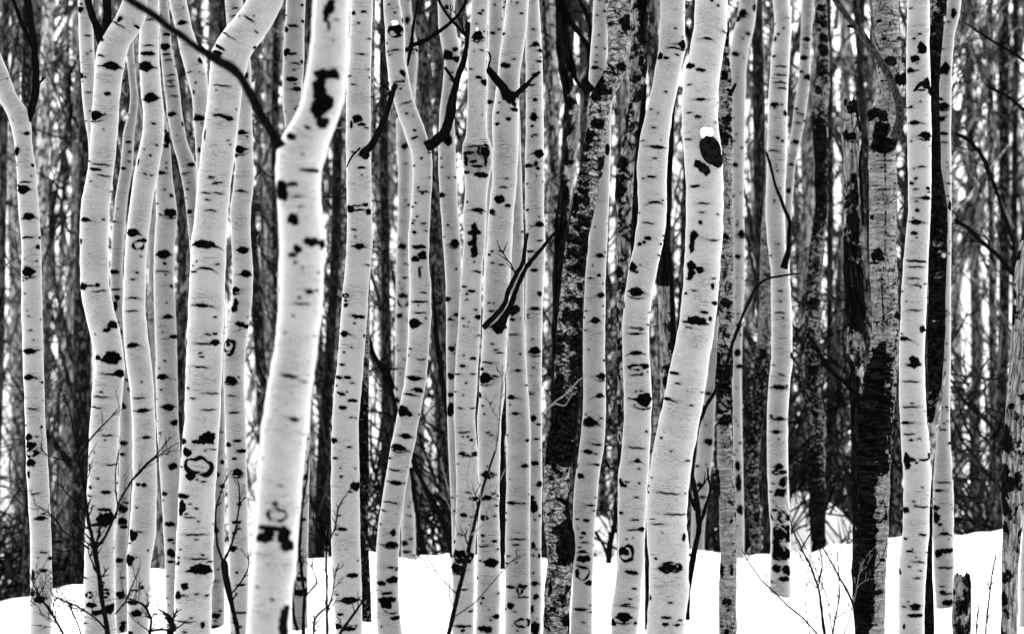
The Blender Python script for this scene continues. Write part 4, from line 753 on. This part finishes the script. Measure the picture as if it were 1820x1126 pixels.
for (x, y, a, b_, c_, dd, yo, lb) in [(1252, 239, 11, 12, 12, 10.6, -26, 'cap of snow on the big black knob of the biggest trunk'),
    (702, 43, 6, 7, 5, 11.1, -18, 'dab of snow above the top eye of the sinuous aspen'), (848, 54, 3, 4, 3.5, 11.0, -16, 'tiny dab of snow above the top eye of the swollen-collared aspen')]:
    o = blob('snow_clump', None, x, y, a, b_, c_, dd, 'snow', int(x), yo, 0, rough=.2, toplevel=True); tag(o, lb, 'snow')
# ------------------------------------------------------------------ saplings and loose limbs in front
def sapling(label, d, stems, seed, mat='twig', name='bare_sapling', cat='sapling', tw=1., group=None):
    xb, yb = stems[0]['p'][-1][:2] if stems[0]['p'][-1][1] > stems[0]['p'][0][1] else stems[0]['p'][0][:2]
    w0 = wp(xb, yb, d); e = empty(name, (w0[0], d, g1(w0[0], d)), label, cat, group)
    for i, s_ in enumerate(stems):
        add_branch(e, s_['p'], d+s_.get('dy', 0), seed+i*7, s_.get('m', mat), s_.get('n', 0), name='stem' if i == 0 else 'branch', nseg=6, tw=s_.get('tw', tw), wob=s_.get('w', .7))
    return e
sapling('tall black leafless sapling at the lower left crossing in front of the stout bent aspen', 9.6, [
    dict(p=[(193, 1150, 5), (191, 1124, 4.6), (180, 1050, 4.2), (169, 979, 4), (158, 930, 3.6), (153.6, 901, 3.4), (147, 850, 3), (140, 813, 2.6), (134, 780, 2.2), (128, 746, 1.6), (118, 710, 1), (106, 690, .7)], n=26, tw=1.15),
    dict(p=[(166, 978, 2.6), (185, 955, 2.4), (207, 911, 2), (212, 890, 1.8), (236, 850, 1.8), (254, 830, 1.6), (277, 808, 1.4), (305, 775, .9)], n=9, tw=.8),
    dict(p=[(236, 852, 1.3), (262, 825, 1.3), (290, 802, 1.1), (318, 786, .8)], n=6, tw=.6),
    dict(p=[(210, 900, 1.6), (206, 870, 1.5), (205, 840, 1.2), (211, 800, 1)], n=3, tw=.5),
    dict(p=[(159, 975, 2), (135, 958, 1.8), (112, 945, 1.6), (98, 920, 1.4), (82, 908, 1.2), (62, 896, .8)], n=9, tw=.7),
    dict(p=[(150, 905, 1.8), (130, 885, 1.5), (116, 873, 1.2), (108, 860, .8)], n=5, tw=.6),
    dict(p=[(140, 818, 1.6), (110, 817, 1.3), (90, 812, 1.1), (74, 800, .7)], n=6, tw=.6),
    dict(p=[(141, 812, 2), (155, 785, 1.8), (178, 760, 1.5), (200, 738, 1), (212, 722, .7)], n=6, tw=.6)], 11)
sapling('tangled low black sapling twigs at the very bottom left corner over the snow', 9.9, [
    dict(p=[(120, 1150, 2.4), (112, 1124, 2.2), (90, 1085, 2), (72, 1062, 2), (60, 1040, 1.4), (52, 1015, .8)], n=18, tw=1.2),
    dict(p=[(188, 1118, 1.8), (172, 1100, 1.6), (140, 1078, 1.4), (115, 1068, 1.2), (92, 1055, .8)], n=16, tw=1.1),
    dict(p=[(150, 1140, 1.4), (135, 1100, 1.2), (122, 1070, 1), (100, 1040, .8)], n=6, tw=.7)], 23)
sapling('low black twiggy sapling between the stout bent aspen and the big kinked one', 9.9, [
    dict(p=[(262, 1150, 3), (266, 1122, 2.6), (270, 1098, 2.2), (258, 1075, 2), (238, 1065, 1.6), (218, 1062, .9)], n=15, tw=1.),
    dict(p=[(262, 1122, 2), (284, 1118, 2), (305, 1120, 1.8), (320, 1112, 1.2), (335, 1100, .8)], n=6, tw=.6),
    dict(p=[(308, 1122, 5), (304, 1100, 5), (298, 1090, 3), (282, 1082, 1.3)], n=6, tw=.6),
    dict(p=[(205, 1090, 1.6), (226, 1065, 1.5), (232, 1046, 1.4), (245, 1016, .8)], n=6, tw=.6)], 31)
sapling('black sapling with a thick stub in front of the knobbly aspen near the lower left', 9.8, [
    dict(p=[(426, 1150, 4.5), (422, 1115, 4), (413, 1080, 4), (406, 1050, 5.5), (402, 1030, 7), (399, 1000, 8), (397, 995, 5)], n=3, tw=.7),
    dict(p=[(396, 998, 2.6), (386, 970, 2.2), (383, 930, 1.9), (384, 900, 1.6), (394, 870, 1.2), (402, 845, .8)], n=7, tw=.6),
    dict(p=[(398, 996, 2.4), (412, 965, 2), (420, 935, 1.8), (425, 900, 1.6), (424, 860, 1), (420, 850, .8)], n=8, tw=.5),
    dict(p=[(412, 1055, 1.6), (428, 1035, 1.4), (442, 1010, 1.2), (440, 980, .8)], n=4, tw=.5)], 41)
sapling('budding black sapling at the right edge of the largest foreground trunk', 9.5, [
    dict(p=[(538, 1150, 3.6), (539, 1110, 3.4), (541, 1060, 3), (536, 1010, 3), (532, 980, 2.6), (535, 930, 2.2), (538, 890, 1.8), (545, 850, 1.6), (550, 800, .9)], n=14, tw=.55),
    dict(p=[(529, 1120, 3), (522, 1100, 2.4), (520, 1060, 2), (526, 1010, 1.6), (532, 985, 1.4)], n=3, tw=.5),
    dict(p=[(541, 1060, 2), (565, 1035, 1.6), (556, 1010, 1), (548, 995, .8)], n=4, tw=.5)], 53)
sapling('slender forked black sapling in front of the clean straight aspen', 9.5, [
    dict(p=[(581, 1150, 2.4), (581, 1080, 2.2), (580, 1000, 2.2), (581, 970, 2.2), (584, 930, 1.6), (582, 900, 1.2)], n=5, tw=.6),
    dict(p=[(581, 972, 1.8), (566, 945, 1.6), (556, 925, 1.4), (560, 890, .9)], n=7, tw=.5),
    dict(p=[(582, 968, 1.8), (596, 940, 1.6), (600, 905, 1.4), (608, 888, 1.2), (616, 878, .8)], n=8, tw=.5),
    dict(p=[(583, 1082, 1.6), (592, 1050, 1.4), (596, 1022, 1.2), (602, 1000, .8)], n=5, tw=.5)], 59)
sapling('low branching black twigs at the foot of the clean straight aspen', 9.7, [
    dict(p=[(598, 1150, 3.2), (605, 1122, 2.8), (625, 1095, 2.4), (640, 1075, 2), (655, 1055, 1.2)], n=8, tw=.6),
    dict(p=[(557, 1150, 2.2), (558, 1100, 2), (570, 1085, 1.6), (590, 1070, .9)], n=6, tw=.6)], 61)
sapling('leaning black sapling rising right across the foot of the centre aspens', 9.7, [
    dict(p=[(790, 1150, 5), (798, 1124, 4.4), (815, 1050, 3.8), (831.5, 982, 3.6), (846, 920, 3), (858.5, 864, 2.6), (870, 830, 2.2), (880, 803, 1.6), (886, 770, 1.1), (890, 700, .8), (894, 650, .6)], n=5, tw=1.0),
    dict(p=[(813, 1056, 1.2), (785, 1030, 1), (764, 1000, .9), (752, 960, .9), (746, 900, .8), (752, 850, .6), (766, 800, .5)], n=2, tw=.8),
    dict(p=[(806, 1076, 1), (798, 1060, .9), (800, 1020, .8), (804, 985, .6)], n=1, tw=.6),
    dict(p=[(806, 1096, 1), (845, 1070, 1), (870, 1040, .9), (905, 1000, .8), (925, 985, .6)], n=3, tw=.6)], 71)
sapling('faint pale bent twigs arching in front of the centre aspens', 9.4, [
    dict(p=[(830, 985, .9), (812, 940, .9), (802, 890, .8), (790, 845, .8), (784, 815, .6)], n=3, tw=.8),
    dict(p=[(838, 950, .9), (860, 930, .8), (872, 890, .8), (890, 850, .7), (905, 820, .5)], n=3, tw=.8),
    dict(p=[(835, 945, .9), (842, 900, .8), (828, 850, .8), (838, 800, .6), (850, 770, .5)], n=2, tw=.8),
    dict(p=[(880, 800, 1), (884, 740, 1), (893, 690, .8), (905, 640, .6), (900, 600, .5)], n=3, tw=.8),
    dict(p=[(962, 735, 1.2), (985, 715, 1.4), (1005, 722, 1), (1015, 705, .6)], n=0), dict(p=[(980, 718, 1.2), (1005, 700, 1.2), (1030, 675, 1), (1043, 665, .7)], n=0)], 77, mat='paletwig')
sapling('long thin black branch arching up right between the two trees beside the biggest trunk', 10.2, [
    dict(p=[(1246, 745, 3), (1258, 715, 3.4), (1275, 690, 3.4), (1290, 655, 3.3), (1302, 610, 3), (1316, 570, 2.8), (1330, 540, 2.6), (1340, 515, 2.4), (1352, 503, 2.3), (1367, 494, 2.2), (1395, 489, 1.8), (1424, 486, 1.2)], n=2, tw=.8)], 83, name='fallen_branch', cat='branch')
sapling('short dark limb reaching down right from the blotched tree to the scarred trunk', 11.9, [
    dict(p=[(1434, 594, 3), (1446, 608, 3.6), (1458, 630, 4), (1467, 648, 4.2), (1485, 668, 4.2), (1505, 682, 4.2), (1524, 700, 4.5), (1535, 712, 5)], n=2, tw=.6)], 89, name='fallen_branch', cat='branch')
sapling('dark limb crossing the top between the sinuous aspen and the slim white one', 11.9, [
    dict(p=[(722, 90, 3.6), (733, 80, 4), (742, 78, 3.4), (760, 70, 3.4), (781, 56, 3.3), (800, 42, 3), (815, 28, 3), (828, 5, 3.2), (834, -30, 3)], n=2, tw=.7),
    dict(p=[(774, -20, 2.6), (781, 4, 2.6), (795, 28, 2.6), (812, 46, 2.6), (831, 68, 3), (836, 90, 3)], n=1),
    dict(p=[(746, -20, 2.2), (742, 10, 2.2), (736, 40, 2.4), (732, 72, 3), (728, 92, 4), (724, 118, 2)], n=1)], 97, name='fallen_branch', cat='branch')
sapling('young black sapling with spread thin arms in the snow at the lower right', 10.6, [
    dict(p=[(1466, 1150, 3), (1465, 1120, 2.6), (1460, 1080, 2.3), (1454, 1040, 2), (1440, 1005, 1.8), (1425, 975, 1.5), (1412, 950, 1.2), (1402, 915, .8)], n=8, tw=.9),
    dict(p=[(1425, 974, 1.3), (1438, 950, 1.2), (1452, 930, 1), (1470, 890, .7)], n=3, tw=.7),
    dict(p=[(1478, 1150, 1.6), (1483, 1110, 1.5), (1492, 1060, 1.4), (1490, 1010, 1.1), (1487, 975, .8)], n=5, tw=.8),
    dict(p=[(1455, 1040, 1.2), (1462, 1005, 1), (1458, 975, .7)], n=2, tw=.6)], 101)
sapling('single thin black stem leaning across the snow between the blotched tree and the scarred trunk', 10.7, [
    dict(p=[(1530, 1150, 2), (1526, 1100, 2), (1514, 1066, 1.9), (1494, 1030, 1.7), (1478, 998, 1.5), (1462, 972, 1.1), (1440, 940, .7)], n=4, tw=.7)], 103)
sapling('long thin black stem slanting down right over the snow at the lower right', 10.4, [
    dict(p=[(1470, 1150, 1.6), (1450, 1122, 1.6), (1430, 1100, 1.5), (1400, 1075, 1.4), (1374, 1050, 1.3), (1352, 1030, 1.2), (1332, 1000, 1), (1318, 975, .7)], n=3, tw=.6)], 107)
sapling('budded upright twig hugging the left side of the burnt part of the scarred trunk', 10.6, [
    dict(p=[(1552, 1060, 1.6), (1540, 1000, 1.5), (1526, 940, 1.5), (1519, 880, 1.4), (1512, 850, 1), (1506, 830, .7)], n=8, tw=.4), dict(p=[(1549, 1020, 1.1), (1566, 995, 1.2), (1574, 975, .9), (1576, 955, .6)], n=3, tw=.4)], 109)
sapling('upright budded black twig standing in the snow right of the broken stump', 10.8, [
    dict(p=[(1750, 1150, 1.6), (1753, 1110, 1.5), (1758, 1060, 1.5), (1765, 1010, 1.3), (1770, 985, .9)], n=9, tw=.4)], 113)
sapling('tiny black twig in the snow close beside the broken stump', 10.9, [
    dict(p=[(1734, 1150, 1.4), (1736, 1110, 1.3), (1740, 1070, .8)], n=6, tw=.35)], 127)
sapling('tangle of pale thin twigs over the snow beside the pale tree with the spotted foot', 11.0, [
    dict(p=[(1480, 1130, .9), (1470, 1060, .9), (1440, 990, .8), (1410, 930, .6), (1395, 880, .5)], n=8, tw=1.1),
    dict(p=[(1500, 1130, .9), (1520, 1060, .8), (1530, 1000, .7)], n=5, tw=1.), dict(p=[(1440, 1130, .8), (1430, 1060, .8), (1445, 960, .6)], n=5, tw=1.)], 131, mat='paletwig')
sapling('dark curved branches hanging in at the upper right among the far trees', 14.8, [
    dict(p=[(1838, 120, 3), (1800, 95, 3), (1768, 75, 2.6), (1740, 58, 2), (1714, 40, 1.4)], n=3, tw=1.),
    dict(p=[(1850, 230, 3.2), (1815, 190, 3.2), (1790, 170, 2.8), (1758, 155, 2.4)], n=2, tw=1.),
    dict(p=[(1810, 500, 2), (1800, 430, 2.6), (1785, 380, 3), (1765, 320, 3.4), (1742, 270, 3.6), (1722, 248, 3.6), (1700, 238, 3.4)], n=3, tw=1.),
    dict(p=[(1815, 500, 3.5), (1795, 480, 4), (1770, 450, 4), (1745, 430, 4), (1720, 405, 4), (1696, 390, 3.6)], n=4, tw=1.2)], 137, name='hanging_branch', cat='branch')
sapling('two crossed black fallen limbs low behind the sinuous aspen', 14.2, [
    dict(p=[(732, 810, 4), (745, 845, 4.4), (762, 880, 5), (778, 905, 5.4), (790, 935, 5.6), (800, 960, 6), (806, 990, 6)], n=2, tw=1.),
    dict(p=[(770, 878, 3.6), (790, 890, 4), (805, 905, 3.4)], n=0), dict(p=[(730, 830, 3.4), (738, 890, 3.6), (748, 950, 4), (756, 985, 4.2)], n=1)], 139, name='fallen_branch', cat='branch')
sapling('black forked limbs leaning behind the right side of the clean straight aspen', 14.4, [
    dict(p=[(652, 590, 3), (660, 620, 3.6), (675, 650, 4), (690, 680, 4.2), (700, 710, 4.4), (710, 780, 4.6), (714, 850, 5)], n=3, tw=1.),
    dict(p=[(648, 610, 3.4), (668, 640, 3.4), (688, 655, 3.4), (700, 690, 3.4)], n=1), dict(p=[(768, 470, 2.6), (772, 560, 3.6), (776, 600, 5), (786, 680, 4.6), (796, 740, 4)], n=2)], 149, name='fallen_branch', cat='branch')
sapling('thin black sapling fork on the snow crest behind the white aspen with the ringed foot', 14.8, [
    dict(p=[(1082, 1000, 5), (1083, 970, 4.6), (1092, 930, 4), (1096, 880, 3)], n=3, tw=1.), dict(p=[(1080, 985, 3.4), (1072, 965, 3), (1058, 944, 2.4)], n=1)], 151)

# ------------------------------------------------------------------ the wood behind: whole trees, each its own object, copied from a few kinds
def proto(seed, rad, height, mat, nb, black=False, lean=.25):
    r = np.random.default_rng(seed); n = 60; z = np.linspace(-.6, height, n); k_ = z/height
    x = np.cumsum(r.normal(0, 1, n)); x = smooth(x, 15); x = (x-x[3])*.035+k_*r.normal(0, lean)
    y = np.cumsum(r.normal(0, 1, n)); y = smooth(y, 15)*.02
    rr = rad*(1.12-.5*np.clip(k_, 0, 1))*(1+.08*np.convolve(r.normal(0, 1, n+4), np.ones(5)/5, 'valid')[:n])
    p = np.stack([x, y, z], -1); paths = [(p, rr)]
    for _ in range(nb):
        i = r.integers(8, n-6); sg = r.choice([-1, 1]); L = r.uniform(.35, 1.3); m = 12
        t = np.linspace(0, 1, m); dx = sg*r.uniform(.5, .9); up = r.uniform(.2, 1.1)
        q_ = p[i]+np.stack([dx*L*t, r.uniform(-.5, .5)*L*t, L*(up*t+.25*t*t)], -1)+np.cumsum(r.normal(0, .012, (m, 3)), 0)*[1, 1, 1]
        paths.append((q_, np.linspace(rr[i]*.42, .006, m)))
        for _ in range(3):
            j = r.integers(3, m-1); paths += twig(q_[j], q_[min(j+1, m-1)]-q_[j-1], r.uniform(.2, .6), .006, r, 1)
    v, q_, t = tube_mesh(paths, 9)
    o = mesh_obj('x', v, q_, M[mat], tris=t); return o
kinds = {'pale': [], 'grey': [], 'dark': []}
for i in range(6): kinds['pale'].append(proto(200+i, .062+.012*(i % 3), 13, 'far_pale', 5))
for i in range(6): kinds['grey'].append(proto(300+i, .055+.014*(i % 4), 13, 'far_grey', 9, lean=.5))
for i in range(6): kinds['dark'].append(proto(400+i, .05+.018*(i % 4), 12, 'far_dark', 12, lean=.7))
INFO = {'pale': ('aspen_tree', 'aspen tree', 'blurred pale aspen with black blotches in the wood beyond the snow crest', 'pale far aspens'),
        'grey': ('bare_tree', 'bare tree', 'blurred grey leafless tree in the wood beyond the snow crest', 'grey far trees'),
        'dark': ('dark_tree', 'dark tree', 'blurred near-black leafless tree in the wood beyond the snow crest', 'dark far trees')}
used = {}
def place_far(kind, px, d, r, sc=1.):
    lst = kinds[kind]; i = int(r.integers(len(lst))); src = lst[i]
    o = src if (kind, i) not in used else src.copy()
    if (kind, i) in used: C.objects.link(o)
    used[(kind, i)] = 1
    nm, cat, lb, grp = INFO[kind]; o.name = nm; tag(o, lb, cat, grp)
    x = (px-910)*k_of(d); o.location = (x, d, g1(x, d)); o.rotation_euler = (r.normal(0, .025), r.normal(0, .03), r.uniform(0, 6.28))
    s_ = sc*r.uniform(.75, 1.3); o.scale = (s_, s_, 1)
rf = np.random.default_rng(5)
NEARX = []
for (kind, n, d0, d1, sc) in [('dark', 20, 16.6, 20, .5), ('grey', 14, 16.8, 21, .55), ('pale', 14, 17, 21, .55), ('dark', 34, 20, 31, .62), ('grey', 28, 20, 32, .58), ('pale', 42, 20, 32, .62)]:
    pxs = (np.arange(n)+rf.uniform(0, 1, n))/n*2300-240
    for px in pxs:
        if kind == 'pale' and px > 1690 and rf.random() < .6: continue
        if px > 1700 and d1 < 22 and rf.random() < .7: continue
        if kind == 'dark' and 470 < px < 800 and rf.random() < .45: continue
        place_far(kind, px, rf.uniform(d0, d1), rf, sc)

for kk in kinds:
    for i, o in enumerate(kinds[kk]):
        if (kk, i) not in used: bpy.data.objects.remove(o)

# brush: twigs of the thicket, thousands of thin strips nobody could count
def brush(name, label, n, dr, zr, seed, lenr, wr, pxr=(-260, 2080), lean=.5, dens=None, shade=(0, 1), pw=1.):
    r = np.random.default_rng(seed)
    d = r.uniform(dr[0], dr[1], n); px = r.uniform(pxr[0], pxr[1], n); x = (px-910)*KW*d/1820
    gz = ground(x, d); z = gz + zr[0] + (zr[1]-zr[0])*r.uniform(0, 1, n)**pw
    if dens:
        cl = np.sin(x*1.9+seed)+np.sin(x*.7+z*1.1)+np.sin(z*1.7+d*.9+x*.4)+np.sin(x*4.3-z*2.1)*.6
        keep = cl > dens; x, z, d = x[keep], z[keep], d[keep]; n = len(x)
    L = r.uniform(lenr[0], lenr[1], n); a = r.normal(0, lean, n)+np.sin(x*1.3+z*.5)*.3; w = r.uniform(wr[0], wr[1], n)
    dirv = np.stack([np.sin(a), r.normal(0, .3, n), np.cos(a)], -1); side = np.stack([np.cos(a), r.normal(0, .4, n), -np.sin(a)], -1)
    c = np.stack([x, d, z], -1); bend = side*(r.normal(0, .12, n)*L)[:, None]
    p0 = c-dirv*L[:, None]/2; p1 = c+bend; p2 = c+dirv*L[:, None]/2; s_ = side*w[:, None]/2; dep = np.array([0, 1, 0])*w[:, None]*.5
    V = np.stack([p0-s_*.9, p0+s_*.9, p0+dep, p1-s_, p1+s_, p1+dep, p2-s_*.25, p2+s_*.25, p2+dep*.3], 1).reshape(-1, 3)
    b = (np.arange(n)*9)[:, None]
    Q = np.concatenate([b+np.array([[0, 1, 4, 3]]), b+np.array([[1, 2, 5, 4]]), b+np.array([[2, 0, 3, 5]]), b+np.array([[3, 4, 7, 6]]), b+np.array([[4, 5, 8, 7]]), b+np.array([[5, 3, 6, 8]])])
    sh = np.repeat(r.uniform(shade[0], shade[1], n)**2.6, 9)
    o = mesh_obj(name, V, Q, M['brush'], attrs={'shade': sh}, smooth=False)
    return tag(o, label, 'brush', kind='stuff')
brush('brush_thicket', 'dark leafless twigs filling the wood between the far trunks', 9000, (19, 30), (-.2, 9), 1, (.25, 1.2), (.008, .024), dens=-1.3)
brush('brush_thicket', 'grey hazy far wood of countless thin stems on the snowy rise', 3000, (30, 48), (-.5, 15), 2, (.8, 2.8), (.04, .11), lean=.28, dens=-1.6)
brush('brush_thicket', 'thin dark twigs crossing at a slant between the far trunks', 2600, (18, 27), (-.2, 7), 9, (.4, 1.5), (.006, .016), lean=1.0, dens=-.9, shade=(0, .6))
brush('undergrowth', 'dark low undergrowth just beyond the snow crest', 11000, (17.2, 22), (-.1, 1.6), 3, (.2, .8), (.008, .022), lean=.7, dens=-.6, shade=(0, .5), pw=1.3)
